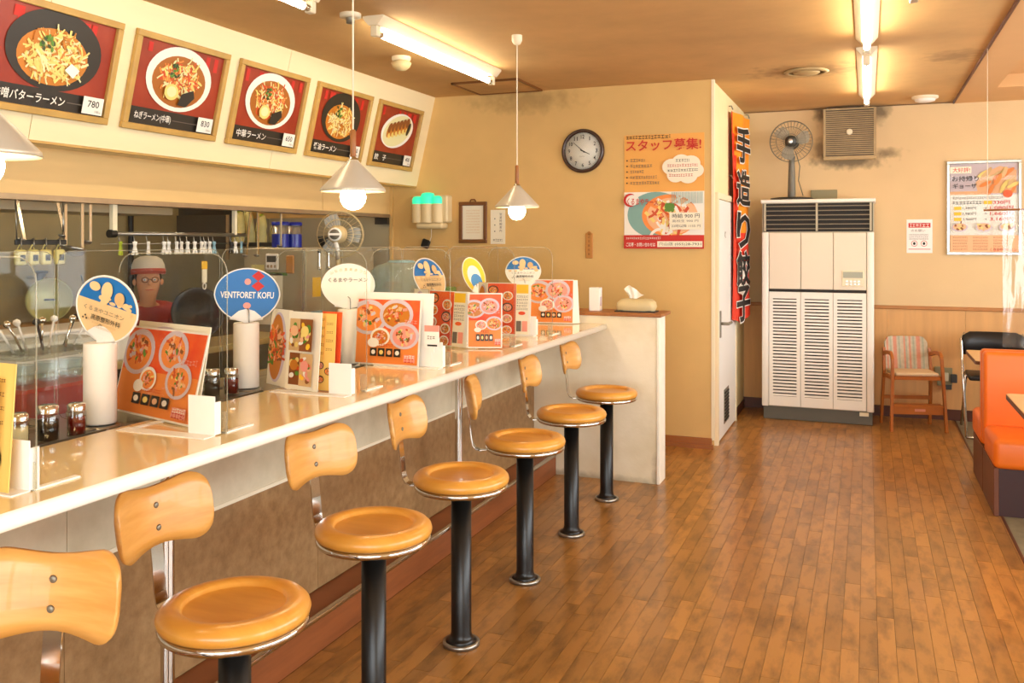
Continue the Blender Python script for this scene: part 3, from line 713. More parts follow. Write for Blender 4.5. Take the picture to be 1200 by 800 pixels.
t = thing('certificate_frame', 'small brown wooden frame with a plain certificate', 'picture frame', (-2.93, WY, 1.485)); M = FACE_CAM(0, 0, 0)
for a, b, c, d in ((-.122, .122, 0, .03), (-.122, .122, .30, .33), (-.122, -.092, .03, .30), (.092, .122, .03, .30)): MB('frame_dark').box(a, b, c, d, 0, .02, M=M, bev=.004).build('frame_bar', t)
m = MB('card').box(-.095, .095, .028, .302, .001, .006, M=M); m.z = .0065
for q in range(9): greek(m, M, -.06, .06, .26-q*.022, .010, 'p_tan', q)
m.build('certificate', t); MB('frame_dark').tube([(-.025, -.01, .332), (-.015, -.01, .348), (.015, -.01, .348), (.025, -.01, .332)], .005, 8).build('hanger', t)
t = thing('wall_note', 'narrow yellowed paper note beside the certificate frame', 'note', (-2.717, WY, 1.478)); m = MB('card').box(-.063, .063, 0, .27, 0, .002, M=FACE_CAM(0, 0, 0)); m.z = .0022; M = FACE_CAM(0, 0, 0)
for q, c in enumerate('営業時間案内'): m.text(c, .025, .235-q*.026, .02, .02, 'ink_grey', M)
for q in range(3): m.text('・', -.025, .2-q*.05, .01, .01, 'ink', M)
greek(m, M, -.04, .04, .03, .02, 'ink_grey', 2); m.build('paper', t)
t = thing('wall_plaque', 'small narrow wooden plaque on the ochre wall below the clock', 'plaque', (-1.963, WY, 1.37)); MB('wood_tag').box(-.028, .028, -.012, 0, 0, .19, bev=.003).build('board', t); MB('wood_tag').lathe([(.014, -.006), (.014, .006)], 14, M=T(0, -.006, .192) @ RX(90)).build('hanger', t)
m = MB('ink'); m.z = 0
for q, c in enumerate('火元責任者'): m.text(c, 0, .16-q*.032, .018, .018, 'frame_dark', FACE_CAM(0, -.0125, 0))
m.build('lettering', t)

# banner on the side wall
t = thing('hanging_banner', 'tall orange and red cloth banner with bold black lettering beside the door', 'banner', (-.985, 7.66, .80), -6)
m = MB('b_orange'); ny, nz = 10, 30; vs = []
for j in range(nz+1):
    for i in range(ny+1):
        y = -.31+.62*i/ny; z = .02+1.73*j/nz
        if j == 0: z += .05*abs(i/ny-.5)*2
        vs.append((.012*math.sin(i*.9+j*.12)+.01, y, z))
for j in range(nz):
    for i in range(ny):
        red = j < 13 or (i < 4-max(0, j-18)*.35)
        m.add([vs[j*(ny+1)+i], vs[j*(ny+1)+i+1], vs[(j+1)*(ny+1)+i+1], vs[(j+1)*(ny+1)+i]], [(0, 1, 2, 3)], 'b_red' if red else 'b_orange', smooth=True)
m.build('cloth', t)
M = FACE_PX(.027, 0, 0)
for q, (ch, zc) in enumerate((('手', 1.50), ('造', 1.14), ('り', .79), ('餃', .47), ('子', .18))):
    m = MB('p_white'); w = .48; hh = .30
    m.text(ch, .02, zc, w*1.05, hh*1.08, 'p_white', M, .05); m.text(ch, .02, zc, w, hh, 'ink', M, .03); m.build('character', t)
for zz in (1.76, 1.2, .55): 
    for yy in (-.29, .29): MB('bolt').tube([(-.02, yy, zz+.03), (.0, yy, zz+.03), (.012, yy, zz)], .005, 6).build('hook', t)

# ---------------------------------------------------------------- back wall: air conditioner, desk fan, exhaust fan, posters
t = thing('air_conditioner', 'tall cream floor-standing air conditioner against the back wall', 'air conditioner', (-.385, 7.835, 0)); W = .44; D = .49
MB('ac_base').box(-W+.01, W-.01, .02, D, 0, .11, bev=.004).build('plinth', t)
MB('ac_side').box(-W, W, .012, D, .11, 1.82).build('cabinet', t)
MB('ac_white').box(-W-.012, W+.012, -.005, D, 1.82, 1.85, bev=.006).build('lid', t)
for s in (-1, 1): MB('ac_white').box(min(s*W, s*(W-.055)), max(s*W, s*(W-.055)), -.012, .02, .11, 1.575, bev=.008, seg=2).build('corner_trim', t)
MB('gap').box(-W+.01, W-.01, .008, .0125, 1.58, 1.815).build('outlet_back', t)
for k in range(6): MB('ac_slat').box(-W+.03, W-.03, -.012, .006, 1.600+k*.0375, 1.608+k*.0375, M=T(0, 0, 0)).build('louver', t)
for k, x in enumerate([-W+.03+q*.036 for q in range(0)]): pass
for x in (-W+.025, 0, W-.025): MB('ac_side').box(x-.008, x+.008, -.016, .004, 1.585, 1.815).build('louver_post', t)
pw = (2*W-.115)/3
for k in range(3):
    x0 = -W+.0575+k*pw
    MB('ac_cream').box(x0+.002, x0+pw-.002, -.01, .012, 1.10, 1.57, bev=.004).build('upper_panel', t)
    p = MB('ac_white'); a, b = x0+.002, x0+pw-.002
    p.box(a, a+.03, -.01, .012, .12, 1.075); p.box(b-.03, b, -.01, .012, .12, 1.075); p.box(a+.03, b-.03, -.01, .012, .12, .20); p.box(a+.03, b-.03, -.01, .012, 1.02, 1.075)
    p.box(a+.03, b-.03, .006, .011, .20, 1.02, 'gap'); gp = p.build('lower_panel', t)
    for q in range(30):
        z = .203+q*.0273; MB('ac_white').box(a+.03, b-.03, -.009, .004, z, z+.0165).build('slat', gp) if q == 0 else None
        if q == 0: sl = kids(gp)[0]
        else: o = sl.copy(); COL.objects.link(o); o.parent = gp; o.location = (0, 0, q*.0273)
MB('gap').box(-W+.056, W-.056, .0, .0122, 1.076, 1.099).build('shadow_gap', t)
cp = MB('cream').box(W-.245, W-.075, -.014, -.009, 1.13, 1.26, bev=.003).build('control_panel', t)
MB('lcd').box(W-.235, W-.085, -.017, -.013, 1.20, 1.25).build('display', cp)
for q in range(4): MB('steel').box(W-.215+q*.03, W-.195+q*.03, -.017, -.013, 1.165, 1.178).build('button', cp)
for q in range(4): MB('steel').box(W-.215+q*.03, W-.195+q*.03, -.017, -.013, 1.143, 1.156).build('button', cp)
MB('cream').box(W-.11, W-.04, -.004, .02, .075, .105).build('badge', t)

t = thing('desk_fan', 'grey desk fan standing on top of the air conditioner', 'fan', (-.60, 8.05, 1.85))
MB('fan_dark').lathe([(.001, .03), (.10, .028), (.16, .02), (.165, 0), (.001, 0)], 32, cap=False, M=Matrix.Diagonal((1.1, .85, 1, 1))).build('base', t)
MB('fan_grey').lathe([(.034, .02), (.030, .20), (.024, .34), (.03, .38)], 20).build('column', t)
MB('fan_dark').lathe([(.05, -.12), (.058, -.06), (.058, 0), (.045, .02)], 24, M=T(0, 0, .50) @ RX(90)).build('motor', t)
g = MB('fan_grey')
for r_, yy in ((.175, -.075), (.172, -.055), (.12, -.10), (.06, -.108)): g.tube([(r_*math.cos(2*math.pi*k/40), yy, .50+r_*math.sin(2*math.pi*k/40)) for k in range(40)], .0026, 5, closed=True)
for k in range(36):
    a = 2*math.pi*k/36; g.tube([(.05*math.cos(a), -.108, .5+.05*math.sin(a)), (.12*math.cos(a), -.10, .5+.12*math.sin(a)), (.175*math.cos(a), -.072, .5+.175*math.sin(a)), (.15*math.cos(a), -.03, .5+.15*math.sin(a)), (.06*math.cos(a), .0, .5+.06*math.sin(a))], .0011, 4)
g.build('guard', t)
for k in range(3):
    b = MB('fan_disc'); pts = [(.03, -.02), (.07, -.055), (.13, -.06), (.155, -.02), (.155, .03), (.12, .05), (.06, .03), (.03, .02)]
    b.prism(pts, .002, M=T(0, -.07, .5) @ RX(90) @ RZ(120*k+20)).build('blade', t)
MB('fan_dark').lathe([(.048, 0), (.045, .012), (.02, .018), (.001, .018)], 24, cap=False, M=T(0, -.106, .5) @ RX(90)).build('hub_badge', t); MB('can_silver').lathe([(.018, 0), (.001, .002)], 18, cap=False, M=T(0, -.1255, .5) @ RX(90)).build('hub_centre', t)
MB('fan_grey').tube([(.03, .02, .42), (.06, .1, .30), (.045, .16, .18), (.08, .2, .05)], .004, 6).build('cord', t)
ctag(MB('outlet').box(-.46, -.24, 8.325, 8.349, 1.855, 1.95, bev=.003), 'wall_plate', 'grey-green metal cover plate on the wall behind the desk fan', 'wall plate')

t = thing('exhaust_fan', 'square tan louvred exhaust fan high on the back wall', 'exhaust fan', (-.138, 8.35, 2.20)); w = .205
MB('vent_tan').box(-w, w, -.098, -.001, .03, .44).build('housing', t); MB('ac_dark').box(-w+.012, w-.012, -.101, -.098, .035, .432).build('opening', t)  # dark plate puts the shade between the slats into colour
f_ = MB('vent_tan'); f_.box(-w-.008, w+.008, -.13, -.10, 0, .035, bev=.004); f_.box(-w-.008, -w+.012, -.125, -.10, .035, .445); f_.box(w-.012, w+.008, -.125, -.10, .035, .445); f_.box(-w+.012, w-.012, -.125, -.10, .432, .445); f_.build('frame', t)
for k in range(22):
    z = .045+k*.0175
    if k == 0: o = MB('vent_tan').box(-w+.012, w-.012, -.122, -.101, z, z+.009).build('slat', t); sd = o
    else: o = sd.copy(); COL.objects.link(o); o.parent = t; o.location = (0, 0, k*.0175)
MB('cream').lathe([(.026, -.004), (.026, .004), (.018, .006)], 24, M=T(0, -.124, .24) @ RX(90)).build('emblem', t)
for x in (-.13, .12): MB('frame_dark').box(x-.02, x+.02, -.06, -.01, .44, .465).build('bracket', t)

t = thing('wall_notice', 'small white notice with a red heading next to the air conditioner', 'notice', (.416, 8.35, 1.40)); M = FACE_CAM(0, -.001, 0); m = MB('white').box(-.10, .10, 0, .285, 0, .002, M=M); m.z = .0022
m.rect(-.085, .085, .215, .255, 'ink_red', M); greek(m, M, -.075, .075, .235, .03, 'p_white', 1); m.text('のお願い', -.01, .19, .11, .022, 'ink_grey', M); 
for q in range(3): greek(m, M, -.08, .07, .155-q*.018, .012, 'ink_grey', q+3)
for x in (-.04, .035): m.disc(x, .08, .024, .026, 'ink_red', M, 20); m.disc(x, .08, .02, .022, 'white', M, 20); m.disc(x, .08, .01, .013, 'ink', M, 10)
m.rect(-.085, .085, .03, .035, 'ink_red', M); m.build('print', t)

t = thing('framed_poster', 'aluminium-framed takeaway dumpling poster on the back wall', 'poster', (.90, 8.35, 1.385)); M = FACE_CAM(0, -.002, 0); W, H = .555, .785
for a, b, c, d in ((-W/2, W/2, 0, .026), (-W/2, W/2, H-.026, H), (-W/2, -W/2+.026, .026, H-.026), (W/2-.026, W/2, .026, H-.026)): MB('can_silver').box(a, b, c, d, 0, .022, M=M, bev=.004).build('frame_bar', t)
m = MB('p_white').box(-W/2+.024, W/2-.024, .024, H-.024, .002, .007, M=M); m.z = .0075; x0, x1 = -W/2+.026, W/2-.026
m.rect(x0, x1, .50, H-.026, 'p_lilac', M); m.rect(x0, x0+.29, .50, .53, 'p_peach', M)
m.poly([(-.04, .51), (.24, .51), (.24, .70), (.12, .735), (.0, .68), (-.06, .60)], 'p_peach', M); rnd = random.Random(3)
for q in range(30): m.disc(rnd.uniform(-.02, .22), rnd.uniform(.53, .69), .05, .016, rnd.choice(['p_orange2', 'p_peach', 'p_noodle', 'p_tan']), M, 12, rnd.uniform(20, 70))
m.rect(x0, x0+.16, .68, .735, 'card', M); m.text('大好評!', x0+.085, .708, .13, .04, 'ink_red', M, .01)
m.text('お持帰り', x0+.115, .635, .20, .045, 'ink', M, .01); m.text('ギョーザ', x0+.11, .575, .18, .042, 'ink', M, .01)
m.disc(.175, .505, .035, .032, 'p_orange', M, 20)
greek(m, M, x0+.02, .14, .475, .018, 'ink_grey', 6)
for q, (a, b) in enumerate((('', '330円'), ('1,380円', '1,080円'), ('1,980円', '1,660円'), ('3,960円', '3,160円'))):
    y = .435-q*.046; m.text(b, .13, y, .17 if q else .12, .034, 'ink_red', M, .008)
    if q: m.rect(x0+.03, x0+.085, y-.014, y+.014, 'p_yellow', M); m.text(a, x0+.145, y, .10, .024, 'ink', M); m.text('→', .01, y, .025, .016, 'ink', M)
    else: greek(m, M, x0+.02, -.02, y, .026, 'ink', 9); m.rect(.0, .06, y-.014, y+.014, 'p_yellow', M)
for q, x in enumerate((-.18, -.0, .17)): m.disc(x, .23, .06, .036, 'p_lilac', M, 22); m.disc(x, .235, .05, .028, 'p_peach', M, 20); noodles(m, M, x, .235, .04, ['p_tan', 'p_noodle', 'p_brownfood'], 10, random.Random(q), .8, .15)
m.rect(x0, x1, .026, .165, 'p_peach', M)
for q in range(5):
    for j in range(3): greek(m, M, x0+.02+j*.15, x0+.13+j*.15, .145-q*.024, .014, 'p_brownfood', q*3+j)
m.text('くるまやラーメン', .14, .045, .19, .03, 'ink_red', M, .005)
m.build('print', t)
MB('acrylic').box(x0, x1, .026, H-.026, .018, .02, M=M).build('cover', t)

# ---------------------------------------------------------------- right side: chairs, booth, tables
t = thing('child_chair', 'small wooden armchair with striped back beside the air conditioner', 'chair', (.345, 7.86, 0), 14)
def leg(name, pts, w=.03, d=.022, m='chair_wood'): return MB(m).sweep(pts, [(-d/2, -w/2), (d/2, -w/2), (d/2, w/2), (-d/2, w/2)], up=(1, 0, 0), smooth=False).build(name, t, recalc=True)
for s in (-1, 1):
    # front leg runs up and bends back into the arm rest
    pts = [(s*.222, -.16, 0), (s*.212, -.14, .25), (s*.203, -.12, .48), (s*.20, -.11, .57)]
    for k in range(1, 6): a = R(90*k/5); pts.append((s*.20, -.11+.07*(1-math.cos(a)), .57+.07*math.sin(a)))
    pts += [(s*.20, .06, .635), (s*.20, .17, .61)]
    leg('front_leg', pts)
    leg('back_leg', [(s*.205, .22, 0), (s*.20, .18, .3), (s*.195, .165, .47), (s*.19, .19, .66)])
    leg('side_rail', [(s*.20, -.115, .44), (s*.195, .17, .43)], .03, .02)
MB('cushion').box(-.175, .175, -.12, .16, .455, .485, bev=.012, seg=3).build('seat', t)
MB('chair_wood').box(-.185, .185, -.125, -.10, .425, .455).build('front_rail', t)
MB('chair_wood').box(-.20, .20, -.155, -.05, .20, .22).build('foot_board', t); MB('chair_wood').box(-.20, .20, -.15, -.135, .145, .20).build('foot_rail', t)
MB('stripe_b').box(-.03, .055, -.152, -.149, .17, .19).build('tag', t)
MB('chair_wood').box(-.19, .19, .17, .19, .22, .25).build('back_rail', t)
bk = MB('stripe_a'); n = 24; seq = 'abacabbacaabcabacabbacaab'
outl = lambda x: .755-.05*max(0, (abs(x)-.13)/.05)**2
for k in range(n):
    x0, x1 = -.18+.36*k/n, -.18+.36*(k+1)/n; f = lambda x: .155+.03*(1-(x/.18)**2)
    z0 = .47; za, zb_ = outl(x0), outl(x1)
    vs = [(x0, f(x0), z0), (x1, f(x1), z0), (x1, f(x1)+.05, zb_), (x0, f(x0)+.05, za), (x0, f(x0)+.025, z0), (x1, f(x1)+.025, z0), (x1, f(x1)+.075, zb_), (x0, f(x0)+.075, za)]
    bk.add(vs, [(0, 1, 2, 3), (7, 6, 5, 4), (3, 2, 6, 7), (4, 5, 1, 0)]+([(0, 3, 7, 4)] if k == 0 else [])+([(1, 5, 6, 2)] if k == n-1 else []), 'stripe_'+seq[k])
bk.build('backrest', t)

t.scale = (.93, .93, .95)
t = thing('power_outlet', 'old green-grey power outlet with plugs low on the back wall', 'outlet', (.61, 8.34, .27)); MB('outlet').box(-.06, .055, -.03, 0, .02, .17, bev=.004).build('box', t); MB('outlet').box(-.085, -.02, -.055, -.03, .09, .18, bev=.006).build('plug', t); MB('outlet_l').box(-.005, .025, -.045, -.03, .06, .13, bev=.003).build('switch', t); MB('dark_grey').box(.04, .09, -.05, -.02, .05, .12, bev=.004).build('plug', t); MB('dark_grey').box(-.02, .05, -.04, -.01, -.01, .03, bev=.004).build('plug', t)

t = thing('folding_chair', 'black folding chair with chrome tube frame behind the booth', 'chair', (.93, 7.86, 0))
for s in (-1, 1):
    MB('chrome').tube([(s*.235, .28, .03), (s*.235, .20, .02), (s*.235, .10, .40), (s*.23, .0, .70), (s*.19, -.03, .76)] if False else [(s*.225, -.26, .012), (s*.23, .12, .72), (s*.20, .135, .77)], .011, 8).build('front_leg', t)
    MB('chrome').tube([(s*.215, .26, .012), (s*.215, -.10, .46)], .011, 8).build('back_leg', t)
MB('chrome').tube([(-.225, -.26, .012), (-.18, -.28, .012), (.18, -.28, .012), (.225, -.26, .012)], .011, 8).build('floor_bar', t)
b = MB('black'); vs = []
for j, z in enumerate((.60, .70, .78)):
    for i in range(9): q = -1+i/4; vs.append((q*.22, .09+.10*(z-.6)+.05*(1-q*q), z-(.03 if abs(q) == 1 and j == 2 else 0)))
o = len(vs); vs += [(x, y+.022, z) for x, y, z in vs]
fc = []
for j in range(2):
    for i in range(8): a = j*9+i; fc += [(a, a+1, a+10, a+9), (o+a, o+a+9, o+a+10, o+a+1)]
for i in range(8): fc += [(i, o+i, o+i+1, i+1), (18+i, 19+i, o+19+i, o+18+i)]
for j in range(2): fc += [(j*9, j*9+9, o+j*9+9, o+j*9), (j*9+8, o+j*9+8, o+j*9+17, j*9+17)]
b.add(vs, fc, smooth=True); b.build('backrest', t)
MB('black').box(-.20, .20, -.18, .18, .43, .47, bev=.015, seg=3).build('seat', t)

def booth(y_back, sgn, label):       # seat extends from the back toward sgn*Y
    t = thing('booth_bench', label, 'bench', (.64, y_back, 0), 0, 'orange booth benches'); L = 1.35; f = lambda a, b: (min(sgn*a, sgn*b), max(sgn*a, sgn*b))
    MB('orange_vinyl').box(0, L, *f(0, .10), .30, .85, bev=.022, seg=3).build('backrest', t)
    MB('orange_vinyl').box(.0, L, *f(.085, .53), .26, .425, bev=.035, seg=4).build('seat', t)
    MB('bench_base').box(.03, L, *f(.02, .49), 0, .262).build('plinth', t)
    MB('bench_side').box(.005, .03, *f(.0, .50), 0, .265, bev=.002).build('side_panel', t)
booth(6.02, -1, 'orange booth bench facing the camera at the right edge')
booth(6.03, 1, 'orange booth bench behind, back to back with the nearer bench')
def table(y0, y1, label):
    t = thing('booth_table', label, 'table', (1.33, (y0+y1)/2, 0)); hl = (y1-y0)/2
    MB('table_wood').prism(rrect(1.30, 2*hl, .03, 4), .03, M=T(0, 0, .67)).build('top', t); MB('bench_side').prism(rrect(1.306, 2*hl+.006, .033, 4), .022, M=T(0, 0, .674)).build('edge_band', t)
    MB('black_metal').lathe([(.03, .03), (.03, .67)], 20).build('column', t); MB('black_metal').lathe([(.20, 0), (.20, .02), (.05, .04)], 30).build('foot', t)
table(4.70, 5.34, 'pale wooden booth table at the right edge in front of the orange bench')
table(6.72, 7.38, 'pale wooden table half hidden behind the orange booth')
# clear vinyl curtain hanging over the booth back from a dowel
t = thing('vinyl_curtain', 'clear vinyl sheet hanging over the booth back from a thin wooden rod', 'curtain', (1.15, 6.02, .87))
MB('cap_wood').tube([(-.50, 0, .815), (.75, 0, .83)], .006, 8).build('rod', t)
for x in (-.48, .72): MB('trim_white').tube([(x, 0, .82), (x, 0, 1.78)], .0018, 5).build('cord', t)
v = MB('vinyl'); vs = []; n = 60
for j in range(8):
    for i in range(n+1): x = -.40+1.1*i/n; vs.append((x, .012*math.sin(i*.8)*(1-.5*j/7)+.01*math.sin(i*2.1+j), .82-.82*j/7))
v.add(vs, [(j*(n+1)+i, j*(n+1)+i+1, (j+1)*(n+1)+i+1, (j+1)*(n+1)+i) for j in range(7) for i in range(n)], smooth=True); v.build('sheet', t)

# ---------------------------------------------------------------- on the counter: dividers, menus, rolls, fans, condiments
ZC = .98
def divider(y, label):
    t = thing('acrylic_divider', label, 'divider', (-1.80, y, ZC), 0, 'clear dividers across the counter'); H = .482; r_ = .055; M = FACE_CAM(0, .0015, .004)
    o = [(-.19, 0), (.19, 0)]+[(.19-r_+r_*math.cos(R(9*k)), H-r_+r_*math.sin(R(9*k))) for k in range(11)]+[(-.19+r_-r_*math.sin(R(9*k)), H-r_+r_*math.cos(R(9*k))) for k in range(11)]
    MB('acrylic').prism(o, .003, M=M).build('sheet', t)
    MB('acrylic_edge').tube([(x, 0, z+.004) for x, z in o[1:]], .0017, 5).build('bright_edge', t)
    MB('white').box(.172, .188, -.004, .115, 0, .004).build('foot', t); MB('white').box(-.10, -.084, -.06, .115, 0, .004).build('foot', t)
    MB('acrylic_edge').box(.165, .19, -.004, -.0015, 0, .06).build('foot_lip', t)
DY = [1.372, 1.972, 2.70, 3.37, 4.10, 4.67]
ordn = ['nearest clear divider at the left edge of the photo', 'clear divider at the nearest orange menu and beige hand fan', 'clear divider at the blue hand fan', 'clear divider at the plain white hand fan', 'clear divider at the obliquely seen brown hand fan', 'clear divider at the yellow hand fan, farthest one']
for y, l in zip(DY, ordn): divider(y, l)
edges = [.7]+[y+.0 for y in DY]+[5.40]
for k in range(len(edges)-1):
    a, b = edges[k]+.006, edges[k+1]-.006; t = thing('kitchen_screen', 'upright clear screen along the kitchen side of the counter, %s' % ['first from the left', 'second from the left', 'third from the left', 'fourth from the left', 'fifth from the left', 'sixth from the left', 'last before the partition'][k], 'screen', (-2.235, (a+b)/2, .965), 0, 'clear screens on the kitchen side'); hl = (b-a)/2; r_ = .05
    o = rrect(2*hl, .505, .04, 4, 0, .2525); MB('acrylic').prism(o, .003, M=FACE_PX(0, 0, 0)).build('sheet', t); MB('acrylic_edge').tube([(.0015, y, z) for y, z in o], .0013, 4, closed=True).build('bright_edge', t)
    for s in (-1, 1): MB('acrylic_edge').box(-.03, .03, s*(hl-.06)-.004, s*(hl-.06)+.004, .0, .02).build('foot', t)
def holder(y, label, x1=-1.615, w=.088):
    t = thing('menu_holder', label, 'menu holder', (x1, y, ZC), 0, 'white menu holders')
    MB('white').box(-w, 0, -.003, .0, .003, .106).build('upright', t); MB('white').box(-.30, 0, -.045, .0, 0, .003).build('base', t); MB('white').box(-.003, 0, 0, .022, .003, .09).build('side_wing', t)
hl_ = ['white plastic menu holder at the left edge of the photo', 'white plastic menu holder beside the nearest orange menu', 'white plastic menu holder beside the menu with four food photos', 'white plastic menu holder with a small tag, in the middle of the counter', None, 'white plastic menu holder nearest the partition']
for y, l in zip((1.362, 1.93, 2.61, 3.31, 4.02, 4.635), hl_):
    if l: holder(y, l, -1.615 if y < 4.5 else -1.69)
# menu sheets: name, front-bottom-left, front-bottom-right, height, lean (deg), page painter
def menu_sheet(t, name, p, q, h, lean, paint, base='p_white', curl=0.):
    p = Vector((p[0], p[1], 0)); q = Vector((q[0], q[1], 0)); ux = (q-p).normalized(); nb = Vector((-ux.y, ux.x, 0)); uy = (Vector((0, 0, 1))*math.cos(R(lean))+nb*math.sin(R(lean)))
    o = (p+q)/2-Vector((t.location.x, t.location.y, 0)); M = FR((o.x, o.y, .0045), ux, uy); w = (q-p).length
    m = MB(base).box(-w/2, w/2, 0, h, -.003, 0, M=M); m.z = 0; m.clip = (-w/2+.002, w/2-.002, .002, h-.002); paint(m, M, w, h); return m.build(name, t)
def pg_orange(m, M, w, h, seed=0, n=4):
    e = .006; m.rect(-w/2+e, w/2-e, e, h-e, 'p_orange', M); m.rect(-w/2+e, w/2-e, e, h*.5, 'p_orange2', M); g = min(w, h)
    small_bowl(m, M, -w*.31, h*.71, g*.33, seed+1); small_bowl(m, M, w*.13, h*.76, g*.29, seed+2); small_bowl(m, M, w*.27, h*.45, g*.25, seed+3); small_bowl(m, M, -w*.10, h*.42, g*.17, seed+4, 'p_white'); m.disc(-w*.2, h*.33, g*.10, g*.07, 'p_white', M, 18)
    for q in range(4): m.rect(-w*.24+q*w*.125, -w*.14+q*w*.125, h*.13, h*.25, 'print_black', M); m.disc(-w*.19+q*w*.125, h*.19, w*.032, h*.035, ['p_white', 'p_noodle', 'p_peach', 'p_white'][q], M, 10)
    m.rect(w*.29, w*.46, h*.06, h*.17, 'p_pink', M); greek(m, M, w*.30, w*.45, h*.14, h*.05, 'p_white', 4); greek(m, M, w*.30, w*.45, h*.085, h*.06, 'ink_red', 5)
    greek(m, M, w*.28, w*.47, h*.66, h*.07, 'p_pink', 7); greek(m, M, -w*.1, w*.12, h*.30, h*.04, 'ink_red', 8)
def pg_yellow(m, M, w, h, seed=0):
    m.rect(-w/2+.003, w/2-.003, .003, h-.003, 'p_yellowpaper', M)
    for q in range(9): greek(m, M, -w*.42+(q % 2)*w*.46, -w*.42+(q % 2)*w*.46+w*.36, h*(.92-.055*q), h*.035, 'p_brownfood', q+seed)
    for x, y in ((-.2, .32), (.22, .25), (-.15, .14)): small_bowl(m, M, w*x, h*y, w*.19, int(x*100)+seed, 'print_black')
    m.rect(-w*.02, w*.0, h*.4, h*.97, 'p_orange2', M)
def pg_grid(m, M, w, h, seed=0):
    m.rect(-w/2+.003, w/2-.003, .003, h-.003, 'card', M); rnd = random.Random(seed)
    for i in range(2):
        for j in range(2):
            x0, y0 = -w*.40+i*w*.41, h*.06+j*h*.44; x1, y1 = x0+w*.38, y0+h*.41; m.rect(x0, x1, y0, y1, ['p_brownfood', 'p_tan'][(i+j) % 2], M)
            for q in range(16): m.disc(rnd.uniform(x0+w*.07, x1-w*.07), rnd.uniform(y0+h*.06, y1-h*.06), w*rnd.uniform(.03, .07), h*rnd.uniform(.02, .05), rnd.choice(['p_pink', 'p_noodle', 'p_peach', 'p_green', 'p_redfood', 'p_yellow', 'p_white', 'p_brownfood']), M, 12, rnd.uniform(0, 180))
            m.disc((x0+x1)/2, (y0+y1)/2+h*.05, w*.12, h*.07, ['p_soup', 'p_peach', 'p_pink', 'p_noodle'][i*2+j], M, 18)
def pg_dish(m, M, w, h, seed=0):
    m.rect(-w/2+.002, w/2-.002, .002, h-.002, 'card', M); m.disc(-w*.1, h*.5, w*.42, h*.46, 'p_lilac', M, 36); m.disc(-w*.14, h*.5, w*.34, h*.43, 'p_soup', M, 36); noodles(m, M, -w*.14, h*.5, h*.30, ['p_orange', 'p_redfood', 'p_orange2', 'p_brownfood', 'p_green', 'p_peach'], 120, random.Random(seed), .4, .05)
def pg_side(m, M, w, h, seed=0):
    m.rect(-w/2+.004, w*.18, .004, h-.004, 'p_orange', M); rnd = random.Random(seed)
    for k in range(8): small_bowl(m, M, -w*.36+(k % 2)*w*.34, h*(.86-.11*k), w*.12, seed+k, 'p_white' if k % 3 else 'print_black')
    m.rect(w*.18, w*.47, .004, h-.004, 'card', M); m.rect(w*.19, w*.46, h*.80, h*.97, 'p_yellow', M)
    for q in range(5): greek(m, M, w*.20, w*.45, h*(.74-q*.06), h*.04, 'ink_grey', q+seed)
    m.disc(w*.32, h*.42, w*.08, h*.035, 'p_orange', M, 14); m.rect(w*.20, w*.31, h*.07, h*.27, 'ink_grey', M); m.rect(w*.33, w*.45, h*.07, h*.27, 'p_pink', M)
def menu(label, x, y): return thing('menu_stand', label, 'menu', (x, y, ZC), 0, 'menus standing on the counter')
t = menu('yellow menu sheet cut off by the left edge', -1.72, 1.33); menu_sheet(t, 'page', (-1.90, 1.345), (-1.635, 1.325), .262, 4, pg_yellow, 'p_yellowpaper'); menu_sheet(t, 'page', (-1.93, 1.315), (-1.66, 1.292), .235, 5, lambda m, M, w, h: m.rect(-w/2+.004, w/2-.004, .004, h-.004, 'p_lilac', M))
t = menu('orange menu nearest the camera, leaning beside the beige hand fan', -1.92, 2.02); menu_sheet(t, 'page', (-2.15, 2.10), (-1.745, 1.98), .262, 14, pg_orange); menu_sheet(t, 'page', (-2.13, 2.135), (-1.765, 2.03), .272, 10, lambda m, M, w, h: pg_dish(m, M, w, h, 3), 'card')
t = menu('menu with a grid of four food photos beside the blue hand fan', -1.85, 2.64); menu_sheet(t, 'page', (-1.90, 2.63), (-1.745, 2.60), .27, 5, pg_grid, 'card'); menu_sheet(t, 'page', (-2.03, 2.70), (-1.895, 2.635), .272, 5, lambda m, M, w, h: pg_dish(m, M, w, h, 5), 'card'); menu_sheet(t, 'page', (-1.79, 2.645), (-1.705, 2.635), .265, 4, pg_yellow, 'p_yellowpaper'); menu_sheet(t, 'page', (-1.78, 2.665), (-1.695, 2.655), .27, 4, lambda m, M, w, h: None, 'p_orange')
t = menu('orange menu beside the plain white hand fan', -1.85, 3.28); menu_sheet(t, 'page', (-2.015, 3.275), (-1.705, 3.265), .278, 6, lambda m, M, w, h: pg_orange(m, M, w, h, 7)); menu_sheet(t, 'page', (-2.0, 3.31), (-1.665, 3.30), .30, 5, lambda m, M, w, h: None, 'white')
t = menu('open menu booklet left of the pendant lamp cord, mid counter', -1.85, 3.98); menu_sheet(t, 'page', (-2.06, 4.03), (-1.80, 3.945), .27, 5, lambda m, M, w, h: pg_side(m, M, w, h, 2)); menu_sheet(t, 'page', (-1.795, 3.945), (-1.635, 4.0), .265, 5, lambda m, M, w, h: pg_orange(m, M, w, h, 15)); menu_sheet(t, 'page', (-2.15, 4.05), (-2.06, 4.035), .275, 4, lambda m, M, w, h: pg_dish(m, M, w, h, 4), 'p_tan')
t = menu('menu with many small bowls under the farthest white hand fan', -1.85, 4.6); menu_sheet(t, 'page', (-1.97, 4.585), (-1.715, 4.60), .285, 4, lambda m, M, w, h: pg_side(m, M, w, h, 21)); menu_sheet(t, 'page', (-2.05, 4.63), (-1.97, 4.60), .285, 4, lambda m, M, w, h: pg_dish(m, M, w, h, 14), 'p_tan')
